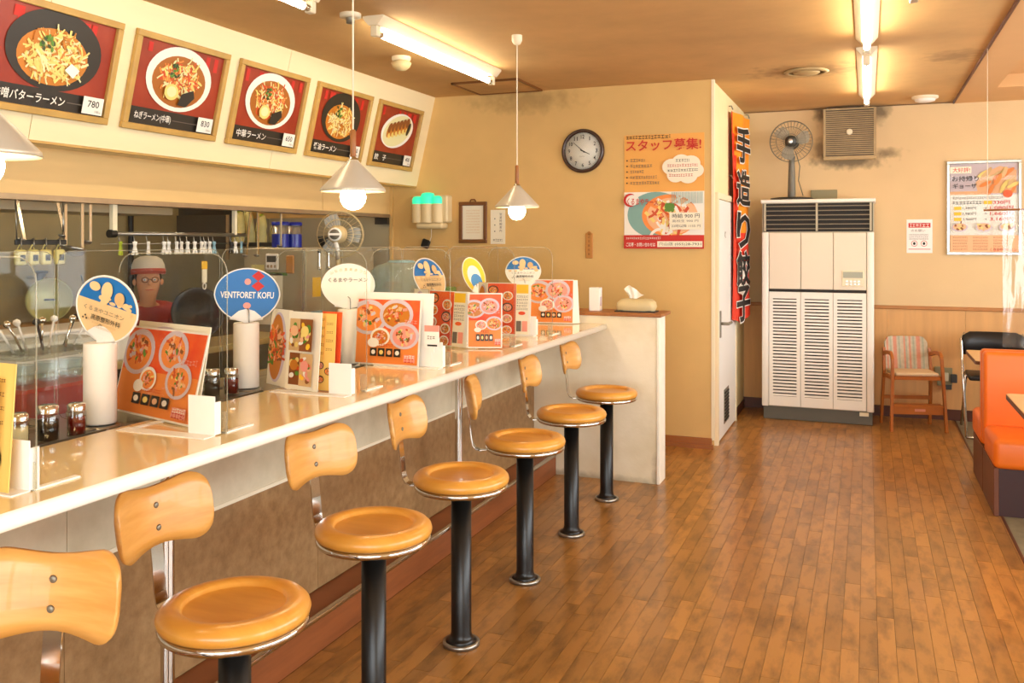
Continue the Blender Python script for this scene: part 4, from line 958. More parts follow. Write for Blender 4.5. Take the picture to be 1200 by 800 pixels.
t = menu('orange menu at the far end of the counter by the partition', -1.83, 5.34); menu_sheet(t, 'page', (-1.985, 5.32), (-1.705, 5.345), .275, 5, lambda m, M, w, h: pg_orange(m, M, w, h, 31)); menu_sheet(t, 'page', (-1.72, 5.35), (-1.68, 5.40), .27, 5, lambda m, M, w, h: None, 'card')
t = thing('price_tag', 'small white card with a red top on the middle menu holder', 'tag', (-1.655, 3.30, ZC+.085)); m = MB('white').box(-.033, .033, -.012, -.010, 0, .09); m.z = .0125; M = FACE_CAM(0, 0, 0); m.rect(-.033, .033, .065, .09, 'p_pink', M); greek(m, M, -.02, .02, .04, .015, 'ink_grey', 1); m.rect(-.02, .025, .005, .012, 'ink', M); m.build('card', t); MB('white').box(-.01, .01, -.012, -.0035, -.02, .0).build('clip', t)
# paper rolls with wire holder
def roll(x, y, label, wire=False):
    t = thing('paper_roll', label, 'paper roll', (x, y, .965), 0, 'white paper rolls on the ledge')
    MB('paper').lathe([(.014, .012), (.044, .012), (.045, .016), (.045, .238), (.043, .243), (.014, .243), (.014, .012)], 32, cap=False).build('roll', t)
    MB('steel').lathe([(.055, 0), (.055, .004), (.05, .008), (.001, .008)], 28, cap=False).build('stand', t)
    MB('steel').tube([(-.012, 0, .008), (-.012, 0, .27), (-.010, 0, .288), (0, 0, .296), (.010, 0, .288), (.012, 0, .27), (.012, 0, .008)], .0026, 6).build('wire_loop', t)
roll(-2.055, 1.965, 'white paper roll under the beige hand fan, nearest'); roll(-2.072, 2.641, 'white paper roll under the blue hand fan'); roll(-2.078, 3.33, 'white paper roll under the plain white hand fan')
roll(-2.08, 4.13, 'white paper roll under the obliquely seen brown hand fan'); roll(-2.08, 4.68, 'white paper roll under the yellow hand fan'); roll(-2.03, 5.32, 'white paper roll under the farthest hand fan')
# uchiwa hand fans stuck in the rolls
def fan_outline(w, h, n=40):
    o = []
    for k in range(n):
        a = 2*math.pi*k/n-math.pi/2; x, z = math.cos(a), math.sin(a); o.append((x*w/2*(1-.10*max(0, -z)), z*h/2*(1 if z > 0 else 1.0)))
    return o
def hand_fan(x, y, rz, roll_, label, paint, base, zc=1.307, w=.225, h=.19, pitch=0):
    t = thing('hand_fan', label, 'hand fan', (x, y, .965+.244), rz, 'round hand fans standing in the paper rolls'); M = RX(pitch) @ RY(roll_) @ FACE_CAM(0, 0, zc-1.209)
    o = fan_outline(w, h); m = MB(base).prism(o, .0012, M=M); m.z = .0014
    paint(m, M, w, h); m.build('blade', t)
    MB('white').sweep([tuple(M @ Vector((x_, z_, .0006))) for x_, z_ in o], [(-.0022, -.0022), (.0022, -.0022), (.0022, .0022), (-.0022, .0022)], closed=True).build('rim', t)
    hnd = MB('white'); q = [(-w*.26, -h*.46), (-w*.22, -h*.40), (-w*.12, -h*.30), (0, -h*.26), (w*.12, -h*.30), (w*.22, -h*.40), (w*.26, -h*.46), (0, -h*.5)]
    hnd.prism(q, .004, M=M, z=-.0012); hnd.prism([(-.009, -h*.75), (.009, -h*.75), (.012, -h*.42), (-.012, -h*.42)], .005, M=M, z=-.0015); hnd.build('handle', t)
def wave_half(m, M, w, h, c):
    o = fan_outline(w*.96, h*.96); top = [(x, z) for x, z in o if z > h*.06]; m.poly(top, c, M)
    rnd = random.Random(2)
    for _ in range(14): m.disc(rnd.uniform(-w*.4, w*.4), rnd.uniform(h*.02, h*.17), rnd.uniform(.006, .016), rnd.uniform(.004, .010), 'p_beige', M, 12)
    m.disc(-w*.02, h*.28, w*.09, h*.14, 'p_beige', M, 18); m.disc(w*.20, h*.22, w*.08, h*.10, 'p_tan', M, 18); m.disc(-w*.22, h*.30, w*.09, h*.07, 'p_beige', M, 18)
def p_kofu_clinic(m, M, w, h):
    wave_half(m, M, w, h, 'p_blue'); m.text('くるまやユニオン', 0, -h*.04, w*.66, h*.07, 'ink_grey', M); m.text('高原整形外科', w*.05, -h*.16, w*.48, h*.085, 'ink', M, .01)
    for x, z in ((-.28, -.17), (-.31, -.21), (-.25, -.21)): m.disc(w*x, h*z, .003, .003, 'ink', M, 8)
    greek(m, M, -w*.15, w*.25, -h*.24, h*.03, 'p_tan', 2); greek(m, M, -w*.12, w*.2, -h*.29, h*.03, 'p_tan', 3)
def p_blue(m, M, w, h):
    m.disc(w*.0, h*.25, w*.05, w*.05, 'p_pink', M, 18)
    for x, z in ((.16, .36), (.16, .17)): m.poly([(w*(x-.10), h*z), (w*x, h*(z-.10)), (w*(x+.10), h*z), (w*x, h*(z+.10))], 'ink_red', M)
    m.text('VENTFORET KOFU', 0, -h*.0, w*.82, h*.125, 'p_white', M, .02); m.disc(0, -h*.20, w*.06, h*.06, 'p_pink', M, 14)
def p_white_fan(m, M, w, h):
    for k, c in enumerate('山梨の農業まつり'): a = R(128-k*11); m.text(c, w*.42*math.cos(a)*1.2, h*.02+h*.34*math.sin(a)*1.05, .013, .013, 'p_tan', M, .0, math.degrees(a)-90)
    m.text('くるまやラーメン', 0, h*.14, w*.74, h*.10, 'ink_grey', M, .01)
def p_yellow_fan(m, M, w, h):
    m.disc(0, -h*.02, w*.30, h*.30, 'p_white', M, 24); m.disc(w*.05, -h*.18, w*.26, h*.22, 'p_blue2', M, 20); m.disc(w*.08, -h*.34, w*.16, h*.10, 'p_white', M, 14)
hand_fan(-2.055, 1.965, 2, 14, 'beige hand fan with blue print, nearest, on the first paper roll', p_kofu_clinic, 'p_beige')
hand_fan(-2.072, 2.641, 40, 2, 'blue hand fan lettered in white with red diamonds', p_blue, 'p_blue')
hand_fan(-2.078, 3.33, 32, 0, 'plain white hand fan with one line of lettering', p_white_fan, 'paper')
hand_fan(-2.06, 4.13, 66, 0, 'tan hand fan with dark blue top seen obliquely', p_kofu_clinic, 'p_tan', 1.315, .20, .23, -24)
hand_fan(-2.06, 4.68, 76, 0, 'yellow hand fan with blue and white print seen nearly edge-on', p_yellow_fan, 'p_yellow', 1.31, .20, .21, -18)
hand_fan(-2.03, 5.32, 20, 0, 'white hand fan with blue waves farthest along the counter', p_kofu_clinic, 'paper')
# condiment trays and jars
def jar(x, y, fill, label, h=.085, r_=.024):
    t = thing('condiment_jar', label, 'jar', (x, y, .969), 0, 'condiment jars on the ledge')
    MB('jar_glass').lathe([(.001, .0), (r_, .0), (r_, h*.72), (r_*.85, h*.8), (r_*.85, h*.82)], 20, cap=False).build('glass', t)
    MB(fill).lathe([(.001, .003), (r_*.92, .003), (r_*.92, h*.58), (.001, h*.58)], 18, cap=False).build('contents', t)
    MB('chrome').lathe([(r_*.95, h*.78), (r_*.98, h*.95), (r_*.8, h), (.001, h)], 20, cap=False).build('cap', t)
def tray(y, label): 
    t = thing('condiment_tray', label, 'tray', (-2.075, y, .965), 0, 'steel condiment trays'); m = MB('steel'); m.box(-.08, .10, -.12, .12, 0, .003); t2 = m.build('tray', t); [MB('steel').box(a, a+.003, -.12, .12, .003, .012).build('rim', t) for a in (-.08, .097)]
for y, nm in ((1.79, 'nearest'), (2.49, 'second'), (3.17, 'third')): tray(y, 'steel condiment tray on the ledge, %s along the counter' % nm)
jar(-2.03, 1.765, 'soy', 'glass jar of black sauce with chrome cap on the nearest tray', .095, .028); jar(-2.015, 1.845, 'chili', 'glass jar of dark red oil with chrome cap on the nearest tray', .088, .025); jar(-2.045, 1.69, 'pepper', 'glass shaker of pale pepper on the nearest tray')
jar(-2.135, 2.45, 'pepper', 'glass shaker of pale pepper on the second tray'); jar(-2.085, 2.475, 'soy', 'glass jar of black sauce on the second tray', .095, .027); jar(-2.06, 2.545, 'chili', 'glass jar of dark red oil on the second tray', .09, .025)
jar(-2.06, 3.20, 'soy', 'glass jar of black sauce on the third tray', .095, .026); jar(-2.10, 3.14, 'pepper', 'glass shaker of pale pepper on the third tray')
# tissue pack and white box on the partition cap
t = thing('tissue_pack', 'soft tissue pack with a pulled-up tissue on the partition', 'tissues', (-1.36, 5.585, 1.052))
MB('black').box(-.13, .13, -.055, .055, 0, .008).build('tray', t)
m = MB('fan_cream'); vs = []
for (z, a, b) in ((.008, .118, .05), (.03, .128, .058), (.06, .122, .055), (.078, .10, .042), (.083, .05, .02)):
    for k in range(24): q = 2*math.pi*k/24; c, s_ = math.cos(q), math.sin(q); vs.append((a*math.copysign(abs(c)**.5, c), b*math.copysign(abs(s_)**.5, s_), z+.003*math.sin(5*q)))
m.add(vs, [(j*24+i, j*24+(i+1) % 24, j*24+24+(i+1) % 24, j*24+24+i) for j in range(4) for i in range(24)]+[tuple(96+i for i in range(24))], smooth=True); m.build('pack', t)
m = MB('paper'); vs = []
for j in range(6):
    for i in range(13): q = -1+i/6; vs.append((-.03+q*(.02+.012*j)*(1 if q > 0 else .6), .012*math.sin(i*1.1+j), .078+.012*j*(1+.5*math.cos(q*2.2+.8))))
m.add(vs, [(j*13+i, j*13+i+1, j*13+14+i, j*13+13+i) for j in range(5) for i in range(12)], smooth=True); m.build('tissue', t)
t = thing('white_box', 'small upright white box on the partition beside the tissues', 'box', (-1.63, 5.585, 1.052)); MB('white_gloss').box(-.035, .035, -.03, .03, 0, .15, bev=.002).build('carton', t); MB('p_lilac').box(.035, .0355, -.02, .02, .03, .09).build('label_patch', t)

# ---------------------------------------------------------------- kitchen
t = thing('kitchen_table', 'steel work table with pale top under the kitchen opening', 'work table', (-3.88, 4.1, 0))
MB('kit_table').box(-.19, .19, -1.4, 1.15, .82, .86, bev=.004).build('top', t)
MB('steel_dull').box(-.17, .17, -1.38, 1.13, .30, .33).build('shelf', t)
for x in (-.16, .16):
    for y in (-1.35, 1.1): MB('steel').lathe([(.02, 0), (.02, .82)], 12, M=T(x, y, 0)).build('leg', t)
t = thing('back_counter', 'steel counter with wooden edge along the kitchen back wall', 'counter', (-5.28, 4.4, 0))
MB('steel_dull').box(-.31, .28, -1.5, 1.3, 0, .86).build('cabinet', t); MB('wood_top').box(-.31, .31, -1.5, 1.3, .86, .92, bev=.004).build('worktop', t)
# tall steel refrigerator
t = thing('steel_refrigerator', 'tall stainless steel refrigerator with notes stuck on its sides', 'refrigerator', (-3.96, 5.82, 0))
MB('steel_dull').box(-.26, .26, -.47, .47, .06, 1.452, bev=.006).build('body', t)
for s, a, b in ((0, -.465, -.005), (1, .005, .465)): MB('steel_dull').box(.26, .275, a, b, .72, 1.43, bev=.004).build('door', t); MB('steel_dull').box(.26, .275, a, b, .10, .70, bev=.004).build('door', t)
for y in (-.05, .05): MB('chrome').tube([(.275, y, .95), (.30, y, .96), (.30, y, 1.15), (.275, y, 1.16)], .007, 8).build('handle', t)
for x in (-.22, .22):
    for y in (-.42, .42): MB('black').lathe([(.025, 0), (.025, .06)], 10, M=T(x, y, 0)).build('foot', t)
MB('can_silver').box(.245, .265, -.475, -.462, .08, 1.452).build('corner_strip', t)
def note(par, name, x0, x1, z0, z1, m, face='y'):
    if face == 'y': return MB(m).box(x0, x1, -.473, -.4705, z0, z1).build(name, par)
    return MB(m).box(.2755, .278, x0, x1, z0, z1).build(name, par)
for a in ((-.19, -.08, 1.09, 1.33, 'yellow_bag'), (-.07, .08, 1.02, 1.27, 'card'), (-.16, -.02, .90, 1.05, 'card')): note(t, 'paper_note', *a)
note(t, 'green_tape', -.16, .12, 1.255, 1.275, 'p_green')
t = thing('kitchen_timer', 'small pale kitchen timer stuck on the refrigerator', 'timer', (-3.965, 5.335, 1.295)); MB('white').box(-.055, .055, 0, .014, 0, .115, bev=.006).build('case', t); MB('dark_grey').box(-.04, .04, -.003, 0, .055, .10).build('display', t)
for x in (-.03, 0, .03): MB('edge_metal').box(x-.008, x+.008, -.003, 0, .015, .035).build('button', t)
ctag(MB('wood_tag').box(-3.845, -3.775, 5.332, 5.348, 1.27, 1.40, bev=.008), 'wooden_tag', 'small wooden tag hanging on the refrigerator beside the timer', 'tag')
for k, y in enumerate((5.50, 5.62, 5.74)):
    t = thing('bottle_opener', 'black-topped steel tool hanging on the refrigerator door, %s of three' % ['left', 'middle', 'right'][k], 'tool', (-3.672, y, 1.29)); MB('black').box(-.006, .006, -.016, .016, .125, .15, bev=.003).build('grip', t); MB('chrome').lathe([(.008, .02), (.006, .125)], 10).build('shaft', t); MB('chrome').lathe([(.001, 0), (.014, .004), (.014, .02), (.006, .028)], 12, cap=False).build('tip', t)
ctag(MB('p_yellow').box(-3.6845, -3.681, 5.43, 5.53, 1.10, 1.24), 'yellow_label', 'yellow label on the refrigerator door', 'label'); ctag(MB('p_pink').box(-3.6845, -3.681, 5.56, 5.66, 1.12, 1.24), 'pink_label', 'pink label on the refrigerator door', 'label'); ctag(MB('blue_clip').box(-3.6845, -3.681, 5.41, 5.54, .82, 1.0), 'blue_label', 'pale blue paper low on the refrigerator door', 'label')
for k, y in enumerate((5.46, 5.62)):
    t = thing('canister', 'silver and blue canister on the refrigerator, %s one' % ('left', 'right')[k], 'canister', (-3.98, y, 1.452), 0, 'canisters on the refrigerator')
    MB('can_silver').lathe([(.001, .0), (.058, .0), (.06, .004), (.06, .17), (.001, .17)], 28, cap=False).build('body', t); MB('can_blue').lathe([(.061, .004), (.061, .10)], 28, cap=False).build('wrap', t); MB('can_blue').lathe([(.064, .165), (.064, .185), (.058, .19), (.001, .19)], 28, cap=False).build('lid', t)
t = thing('black_bowl', 'black rice bowl on the refrigerator beside the canisters', 'bowl', (-3.86, 5.86, 1.452)); MB('black').lathe([(.03, 0), (.032, .01), (.055, .03), (.07, .085), (.066, .085), (.05, .035), (.001, .02)], 28, cap=False).build('bowl', t)
MB('black').lathe([(.034, 0), (.034, .008)], 20).build('foot_ring', t)
# standing fan seen from behind
t = thing('kitchen_fan', 'cream standing fan in the kitchen seen from behind', 'fan', (-3.30, 5.16, 0), 0)
MB('fan_cream').lathe([(.001, .03), (.16, .025), (.17, 0), (.001, 0)], 30, cap=False).build('base', t); MB('fan_cream').lathe([(.016, .03), (.014, 1.40)], 14).build('pole', t)
A = T(0, 0, 1.545) @ RZ(22); g = MB('fan_cream')
for r_, yy in ((.158, .09), (.155, .07), (.10, .02)): g.tube([(r_*math.cos(2*math.pi*k/40), yy, r_*math.sin(2*math.pi*k/40)) for k in range(40)], .003, 5, closed=True, M=A)
for k in range(30): a = 2*math.pi*k/30; c, s_ = math.cos(a), math.sin(a); g.tube([(.05*c, .01, .05*s_), (.10*c, .02, .10*s_), (.15*c, .06, .15*s_), (.158*c, .09, .158*s_)], .0012, 4, M=A)
g.build('guard', t)
for k in range(3): MB('fan_disc').prism([(.02, -.02), (.07, -.05), (.13, -.055), (.145, -.01), (.14, .04), (.09, .055), (.03, .02)], .002, M=A @ T(0, .06, 0) @ RX(90) @ RZ(120*k)).build('blade', t)
MB('fan_cream').lathe([(.062, -.02), (.06, .05), (.052, .09), (.04, .10)], 26, M=A @ RX(90)).build('motor', t); MB('white').lathe([(.042, .10), (.046, .108), (.04, .116), (.001, .116)], 24, cap=False, M=A @ RX(90)).build('cap_ring', t)
MB('fan_grey').lathe([(.001, .117), (.034, .117), (.034, .1165)], 20, cap=False, M=A @ RX(90)).build('cap_grille', t); MB('white').box(-.04, .04, -.119, -.1165, -.006, .008, M=A).build('cap_bar', t); MB('white').tube([(0, -.08, -.05), (.01, -.06, -.10), (0, -.01, -.16)], .014, 8, M=A).build('neck', t)
# steel cabinet and blue dome at the far end of the pass
t = thing('pass_cabinet', 'cream-topped steel cabinet behind the far end of the counter', 'cabinet', (-2.73, 5.0, 0)); MB('steel_dull').box(-.21, .21, -.35, .45, 0, 1.11).build('body', t); MB('cream').box(-.215, .215, -.36, .46, 1.11, 1.135, bev=.004).build('top', t)
t = thing('blue_dome', 'large pale blue see-through dome on the cabinet behind the fans', 'food cover', (-2.73, 5.0, 1.135)); MB('blue_tub').lathe([(.215, 0), (.21, .01), (.205, .12), (.19, .18), (.15, .215), (.08, .235), (.001, .24)], 40, cap=False).build('dome', t); MB('blue_clip').lathe([(.22, 0), (.222, .006), (.218, .012), (.208, .012), (.208, 0)], 40, cap=False).build('rim', t); MB('blue_clip').lathe([(.09, .232), (.075, .244), (.001, .247)], 30, cap=False).build('crown', t)
ctag(MB('p_green').box(-2.60, -2.53, 5.26, 5.40, 1.135, 1.20, bev=.01, seg=2), 'green_packet', 'green packet beside the pale blue dome', 'packet')
# order rail with clips
t = thing('order_rail', 'steel order rail hanging under the kitchen header', 'rail', (-3.74, 4.2, 1.44)); MB('steel').tube([(0, -.545, .10), (0, .56, .10)], .011, 10).build('rail', t); MB('cream').box(-.012, .012, -.55, -.52, .10, .258).build('hanger', t); MB('cream').box(-.012, .012, .44, .46, .10, .258).build('hanger', t); MB('black').lathe([(.022, -.02), (.022, .02)], 14, M=T(0, -.545, .10) @ RX(90)).build('end_cap', t)
MB('steel').tube([(.0, -.62, .045), (.0, .58, .047)], .0022, 5).build('wire', t)
for y in (-.50, .55): MB('steel').tube([(0, y, .045), (0, y, .10)], .002, 5).build('wire_loop', t)
cl = None; ys = [3.70, 3.80, 3.90, 4.02, 4.055, 4.12, 4.16, 4.21, 4.27, 4.33, 4.36, 4.40, 4.44, 4.60, 4.64, 4.70]
nm = ['first', 'second', 'third', 'fourth', 'fifth', 'sixth', 'seventh', 'eighth', 'ninth', 'tenth', 'eleventh', 'twelfth', 'thirteenth', 'fourteenth', 'fifteenth', 'sixteenth']
for k, y in enumerate(ys):
    c = 'green_clip' if k == 0 else ('blue_clip' if k in (12, 15) else ('black' if k == 13 else 'white')); l = '%s order clip hanging from the rail, %s from the left' % ({'green_clip': 'yellow-green', 'blue_clip': 'pale blue', 'black': 'black', 'white': 'white'}[c], nm[k])
    t = thing('order_clip', l, 'clip', (-3.725, y, 1.425), random.Random(k).uniform(-25, 25), 'order clips on the kitchen rail')
    for s in (-1, 1): MB(c).box(-.005, .005, -.006, .006, 0, .075, M=T(0, s*.012, 0) @ RX(s*14)).build('jaw', t)
    MB('steel').tube([(0, 0, .055), (-.01, .0, .09), (-.014, 0, .118)], .0025, 5).build('hook', t)
# hook bar with measuring cups, ladles
t = thing('hook_bar', 'black hook bar with hanging cups in the kitchen', 'hook bar', (-3.74, 3.21, 1.495)); MB('black').box(-.006, .006, -.14, .15, -.012, .012, bev=.002).build('bar', t)
for y in (-.12, -.05, .02, .10): MB('steel').tube([(0, y, .012), (.015, y, .02), (.018, y, -.015), (.006, y, -.03)], .003, 5).build('hook', t)
for y in (-.13, .14): MB('steel').tube([(0, y, .01), (-.01, y, .205)], .003, 5).build('hanger', t)
for k, y in enumerate((3.09, 3.16, 3.23, 3.31)):
    t = thing('measuring_cup', 'small yellowed plastic cup hanging from the hook bar, %s of four' % ('first', 'second', 'third', 'last')[k], 'cup', (-3.735, y, 1.385), 0, 'plastic cups on the hook bar'); m = MB('yellow_bag').box(-.012, .022, -.026, .026, 0, .075, bev=.01, seg=2); m.build('cup', t); MB('black').box(.0225, .024, -.014, .014, .02, .05).build('mark', t); MB('yellow_bag').tube([(.0, -.012, .075), (.0, 0, .10), (.0, .012, .075)], .003, 5).build('loop', t)
def ladle(x, y, z, l, r_, label, lean=0, bowl_=True):
    t = thing('ladle', label, 'ladle', (x, y, z), 0, 'ladles hanging in the kitchen'); MB('chrome').box(-.003, .003, -.008, .008, .0, l, M=RX(lean)).build('handle', t)
    if bowl_: MB('steel').lathe([(.001, -r_*.8), (r_*.6, -r_*.6), (r_*.95, -r_*.2), (r_, .0), (r_*.95, .0), (r_*.55, -r_*.52), (.001, -r_*.7)], 24, cap=False, M=T(.0, -r_*.8, .01) @ RX(-15)).build('bowl', t)
ladle(-3.74, 3.46, 1.455, .24, .055, 'steel ladle with a deep bowl hanging right of the cups'); ladle(-3.81, 3.42, 1.47, .22, .03, 'steel ladle with white handle hanging in the kitchen, behind the deep one'); ladle(-3.75, 3.13, 1.50, .20, .02, 'thin steel ladle hanging above the plastic cups', 12); ladle(-3.75, 3.36, 1.52, .18, .018, 'thin leaning steel ladle left of the deep one', 14); ladle(-3.76, 3.53, 1.49, .21, .026, 'small steel strainer ladle right of the deep one')
for k, (y, z) in enumerate(((4.78, 1.40), (4.90, 1.40), (5.15, 1.46))): ladle(-3.75, y, z, .29, .02, 'slim ladle hanging left of the canisters, %s of three' % ('left', 'middle', 'right')[k], -8 if k == 0 else 0)
# hood, pipe, dark shelf with bags near the corner
ctag(MB('steel_dull').box(-4.6, -4.1, 3.2, 4.5, 1.665, 1.72), 'hood_shelf', 'long steel hood edge under the kitchen ceiling', 'hood')
ctag(MB('black').lathe([(.022, 0), (.022, 1.75)], 10, M=T(-5.55, 5.62, .92)), 'drain_pipe', 'black vertical pipe on the kitchen back wall', 'pipe')
t = thing('wall_shelf', 'dark wall shelf holding pale plastic bags in the kitchen corner', 'shelf', (-4.75, 5.9, 1.46)); MB('kit_dark').box(-.25, .25, -.35, .5, 0, .03).build('board', t); MB('kit_dark').box(-.25, -.22, -.35, .5, .03, .5).build('back', t); MB('kit_dark').box(-.25, .25, -.37, -.35, -.02, .24).build('side', t); MB('edge_metal').box(.235, .255, -.385, -.37, -.1, .24).build('post', t)
for k, (y, w, h_) in enumerate(((5.76, .10, .24), (5.90, .08, .26), (6.04, .09, .22), (6.24, .05, .14))):
    t = thing('plastic_bag', 'pale plastic bag on the dark kitchen shelf, %s' % ('first from the left', 'second from the left', 'third from the left', 'small last one')[k], 'bag', (-4.60, y, 1.49), 0, 'plastic bags on the kitchen shelf'); m = MB('yellow_bag'); rnd = random.Random(k); vs = []
    for j in range(6):
        for i in range(14): a = 2*math.pi*i/14; q = (1-.25*(j/5)**2)*rnd.uniform(.85, 1.1)*(.75 if j == 5 else 1); vs.append((.05*q*math.cos(a), w/2*q*math.sin(a)+.02*j/5*(-1)**k, h_*j/5))
    m.add(vs, [(j*14+i, j*14+(i+1) % 14, j*14+14+(i+1) % 14, j*14+14+i) for j in range(5) for i in range(14)]+[tuple(70+i for i in range(14))], smooth=True); m.build('bag', t); MB('green_clip').box(-.02, .02, -.015, .015, h_*.98, h_*1.05).build('tie', t)
# pan, pitcher, tap on the back counter
t = thing('metal_pan', 'pale metal pan standing on edge on the back counter', 'pan', (-5.40, 4.72, .925)); M = T(0, 0, .155) @ RZ(35) @ RX(80); MB('pot_green').lathe([(.001, .0), (.12, .0), (.145, .03), (.155, .035), (.155, .04), (.13, .01), (.001, .012)], 36, cap=False, M=M).build('pan', t); MB('black').tube([(-.03, 0, .012), (-.03, 0, .04), (.03, 0, .04), (.03, 0, .012)], .008, 6, M=M).build('knob', t)
t = thing('plastic_pitcher', 'pale plastic pitcher with yellow drink on the back counter', 'pitcher', (-5.2, 4.92, .92)); MB('clear_tub').lathe([(.001, 0), (.075, 0), (.085, .22), (.08, .22)], 28, cap=False).build('body', t); MB('p_yellow').lathe([(.001, .004), (.07, .004), (.074, .10), (.001, .10)], 24, cap=False).build('drink', t); MB('pitcher').tube([(0, .08, .19), (0, .13, .17), (0, .13, .07), (0, .075, .04)], .009, 8).build('handle', t); MB('black').tube([(.02, -.03, .05), (-.01, -.11, .34)], .006, 6).build('stirrer', t)
t = thing('wall_tap', 'black and chrome tap on the kitchen back wall', 'tap', (-5.55, 4.70, 1.24)); MB('chrome').tube([(-.05, 0, 0), (.10, 0, 0), (.16, .05, -.02), (.18, .14, -.13), (.18, .16, -.17)], .012, 8).build('spout', t); MB('black').lathe([(.03, 0), (.03, .05)], 12, M=T(.08, 0, -.02)).build('valve', t); MB('black').box(.02, .14, -.012, .012, .03, .05, bev=.004).build('lever', t)
# white board and clear cutlery box, red tub behind the ledge
t = thing('white_container', 'white plastic container on the work table behind the cutlery', 'container', (-3.86, 3.42, .86)); MB('white').box(-.15, .15, -.36, .36, 0, .19, bev=.01).build('box', t); MB('white').box(-.16, .16, -.37, .37, .18, .20, bev=.006).build('rim', t)
t = thing('red_tub', 'clear tub with red contents behind the nearest condiment jars', 'tub', (-2.44, 2.12, .93)); MB('clear_tub').box(-.10, .10, -.17, .17, 0, .22, bev=.012, seg=2).build('tub', t); MB('red_tub').box(-.094, .094, -.164, .164, .004, .12, bev=.01).build('contents', t); MB('clear_tub').box(-.105, .105, -.175, .175, .21, .222, bev=.003).build('lid', t)
for k in range(3): MB('blue_tub').lathe([(.03, 0), (.037, .06), (.036, .06)], 16, cap=False, M=T(0, -.09+k*.09, .125)).build('cup', t)
rnd = random.Random(11)
t0 = thing('cutlery_box', 'clear box holding spoons and tongs on the red tub', 'cutlery box', (-2.44, 2.12, 1.152)); MB('clear_tub').box(-.09, .09, -.15, .15, 0, .035, bev=.006).build('box', t0)
for k in range(9):
    c = ['white', 'chrome', 'white', 'black', 'chrome', 'white', 'chrome', 'black', 'white'][k]; t = thing('spoon', '%s utensil sticking out of the clear cutlery box, %s from the left' % ({'white': 'white', 'chrome': 'steel', 'black': 'black'}[c], nm[k]), 'utensil', (-2.44+rnd.uniform(-.03, .03), 2.0+k*.03, 1.156), rnd.uniform(-15, 15), 'utensils in the cutlery box'); a = (k-4)*11+rnd.uniform(-5, 5)
    MB(c).tube([(0, 0, 0), (0, .05*math.sin(R(a)), .05), (0, .09*math.sin(R(a)), .085)], .004, 6, M=None).build('handle', t); MB(c).lathe([(.001, -.012), (.010, -.006), (.012, 0), (.010, .007), (.001, .012)], 10, cap=False, M=T(0, .10*math.sin(R(a)), .09)).build('head', t)
# hanging keys and tags by the cook
t = thing('hanging_tag', 'yellow and white tags hanging from the order wire beside the cook', 'tag', (-3.73, 4.36, 1.21)); MB('p_yellow').box(-.004, .004, -.025, .025, .12, .17, bev=.006).build('clip', t); MB('card').box(-.002, .002, -.02, .02, .04, .12).build('card', t); MB('steel').tube([(0, .0, .17), (0, 0, .275)], .0015, 4).build('string', t); MB('white').tube([(0, .014*math.cos(q*.524), .018+.018*math.sin(q*.524)) for q in range(12)], .004, 5, closed=True).build('ring', t)
t = thing('black_wok', 'black round wok standing on edge beside the cook', 'wok', (-4.02, 4.62, .86)); MB('black').lathe([(.001, 0), (.08, .012), (.14, .045), (.165, .085), (.16, .088), (.13, .05), (.001, .014)], 32, cap=False, M=T(0, 0, .165) @ RZ(50) @ RX(75)).build('pan', t); MB('black').tube([(0, .12, .20), (0, .20, .26)], .012, 8).build('handle', t)
# ---------------------------------------------------------------- the cook
def skin_mesh(name, parent, verts, edges, mt, lvl=2):
    me = bpy.data.meshes.new(name); me.from_pydata([v[:3] for v in verts], edges, []); o = bpy.data.objects.new(name, me); COL.objects.link(o); o.parent = parent
    me.materials.append(MATS[mt]); md = o.modifiers.new('skin', 'SKIN'); md.use_smooth_shade = True
    if not me.skin_vertices: me.attributes.new('skin', 'FLOAT', 'POINT') if False else None
    bm = bmesh.new(); bm.from_mesh(me); L = bm.verts.layers.skin.verify(); bm.verts.ensure_lookup_table()
    for i, v in enumerate(verts): r_ = v[3]; bm.verts[i][L].radius = (r_ if isinstance(r_, tuple) else (r_, r_))
    bm.verts[0][L].use_root = True; bm.to_mesh(me); bm.free()
    s = o.modifiers.new('sub', 'SUBSURF'); s.levels = lvl; s.render_levels = lvl; return o
t = thing('person', 'cook in red shirt, pale cap with red brim and glasses, stooping in the kitchen', 'person', (-4.46, 4.645, 0), 50)
# local: facing -Y
B = [(0, .05, .80, .13), (0, .02, .92, .125), (0, -.06, 1.02, .12), (0, -.10, 1.08, .055), (0, -.125, 1.13, .05), (0, -.145, 1.19, .075), (0, -.15, 1.26, .082), (0, -.145, 1.31, .07),
     (.13, -.07, 1.03, .055), (.20, -.08, .95, .048), (.23, -.16, .82, .04), (.19, -.34, .87, .034), (.16, -.41, .89, .03), (-.13, -.07, 1.03, .055), (-.20, -.08, .95, .048), (-.23, -.16, .82, .04), (-.19, -.34, .87, .034), (-.16, -.41, .89, .03),
     (.09, .05, .74, .09), (.10, .0, .42, .062), (.10, .05, .09, .045), (.10, -.09, .045, .04), (-.09, .05, .74, .09), (-.10, .0, .42, .062), (-.10, .05, .09, .045), (-.10, -.09, .045, .04)]
EB = [(0,1),(1,2),(2,3),(3,4),(4,5),(5,6),(6,7),(2,8),(8,9),(9,10),(10,11),(11,12),(2,13),(13,14),(14,15),(15,16),(16,17),(0,18),(18,19),(19,20),(20,21),(0,22),(22,23),(23,24),(24,25)]
skin_mesh('body', t, B, EB, 'skin')
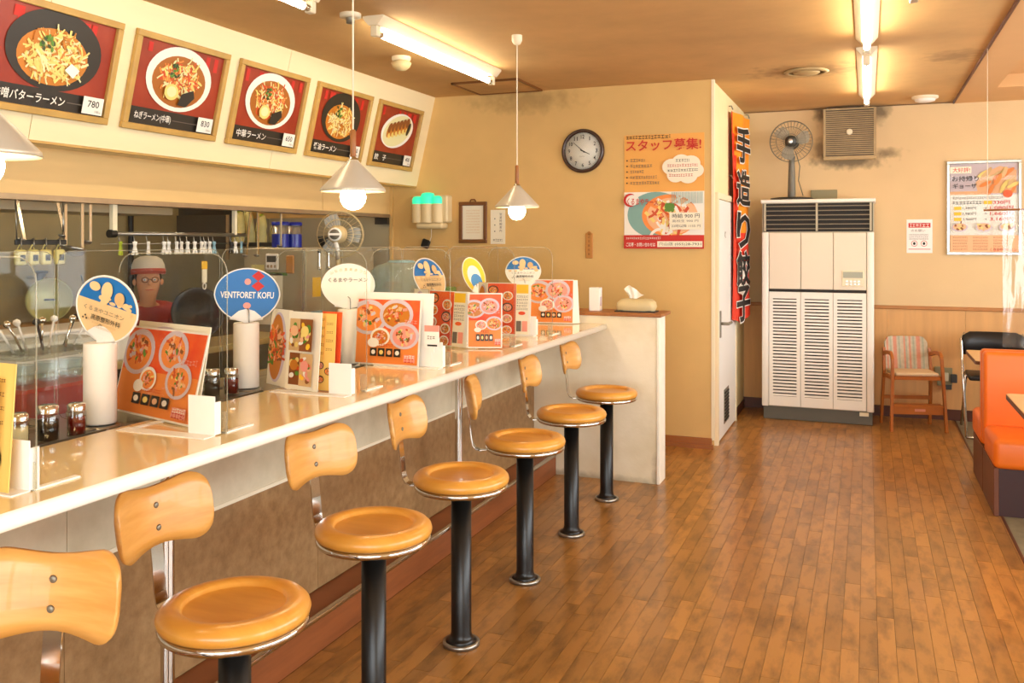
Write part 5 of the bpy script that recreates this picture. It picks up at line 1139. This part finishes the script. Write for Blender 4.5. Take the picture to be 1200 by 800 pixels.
skin_mesh('shirt', t, [(0, .05, .82, .15), (0, .02, .93, .145), (0, -.055, 1.03, .135), (0, -.09, 1.075, .07), (.13, -.065, 1.03, .075), (.20, -.08, .95, .062), (.225, -.13, .86, .056), (-.13, -.065, 1.03, .075), (-.20, -.08, .95, .062), (-.225, -.13, .86, .056)], [(0,1),(1,2),(2,3),(2,4),(4,5),(5,6),(2,7),(7,8),(8,9)], 'shirt_red')
skin_mesh('trousers', t, [(0, .05, .80, .145), (.09, .05, .73, .105), (.10, .0, .42, .08), (.10, .05, .10, .07), (-.09, .05, .73, .105), (-.10, .0, .42, .08), (-.10, .05, .10, .07)], [(0,1),(1,2),(2,3),(0,4),(4,5),(5,6)], 'apron_dark')
for s in (-1, 1):
    hp = (s*.16, -.41, .89); hv = [(hp[0], hp[1], hp[2], .028), (hp[0]-s*.01, hp[1]-.05, hp[2]-.01, (.034, .018)), (hp[0]-s*.015, hp[1]-.085, hp[2]-.018, (.034, .014))]; he = [(0, 1), (1, 2)]
    for q in range(4): dx = -.024+q*.016; l = (.05, .06, .055, .042)[q]; b = len(hv); hv += [(hp[0]-s*.015+dx, hp[1]-.10, hp[2]-.022, .009), (hp[0]-s*.015+dx, hp[1]-.10-l*.6, hp[2]-.035, .0085), (hp[0]-s*.015+dx, hp[1]-.10-l*.8, hp[2]-.06, .0075)]; he += [(2, b), (b, b+1), (b+1, b+2)]
    b = len(hv); hv += [(hp[0]-s*.05, hp[1]-.055, hp[2]-.015, .010), (hp[0]-s*.06, hp[1]-.09, hp[2]-.03, .0085)]; he += [(1, b), (b, b+1)]
    skin_mesh('hand', t, hv, he, 'skin', 1)
HM = T(0, -.15, 1.235) @ RX(-4)
MB('hair').lathe([(.001, .085), (.05, .075), (.08, .045), (.086, .0), (.082, -.03), (.06, -.05)], 24, cap=False, M=HM @ T(0, .042, .02)).build('hair', t)
f_ = MB('skin'); f_.lathe([(.001, .02), (.009, .012), (.013, 0), (.009, -.012), (.001, -.016)], 12, cap=False, M=HM @ T(0, -.088, -.012)); f_.build('nose', t)
for s in (-1, 1):
    MB('skin').lathe([(.001, .022), (.011, .012), (.013, 0), (.009, -.015), (.001, -.022)], 10, cap=False, M=HM @ T(s*.083, .01, 0)).build('ear', t)
    MB('white').lathe([(.001, .009), (.009, .004), (.010, 0), (.009, -.004), (.001, -.009)], 10, cap=False, M=HM @ T(s*.03, -.074, .012)).build('eye', t); MB('hair').lathe([(.001, .004), (.005, 0), (.001, -.004)], 8, cap=False, M=HM @ T(s*.03, -.083, .011)).build('pupil', t)
    MB('hair').tube([(s*.03+.020*math.cos(q*.524), -.092, .011+.017*math.sin(q*.524)) for q in range(12)], .0022, 5, closed=True, M=HM).build('glasses_rim', t)
MB('hair').tube([(-.012, -.093, .014), (.012, -.093, .014)], .002, 5, M=HM).build('glasses_bridge', t)
MB('cap_red').box(-.026, .026, -.083, -.072, -.056, -.050, M=HM, bev=.002).build('mouth', t)
MB('cap_white').lathe([(.102, .03), (.105, .05), (.10, .09), (.085, .125), (.05, .145), (.001, .15)], 30, cap=False, M=HM @ T(0, .005, .022)).build('cap', t)
m = MB('cap_red'); m.lathe([(.104, .028), (.107, .04), (.106, .062), (.102, .064)], 30, cap=False, M=HM @ T(0, .005, .022)); o = [(.10*math.cos(R(a)), .10*math.sin(R(a))) for a in range(200, 341, 14)]; o2 = [(.105*math.cos(R(a)), .105*math.sin(R(a))-.05) for a in range(340, 199, -14)]; m.prism(o+o2, .006, M=HM @ T(0, .005, .054) @ RX(-4)); m.build('cap_brim', t)
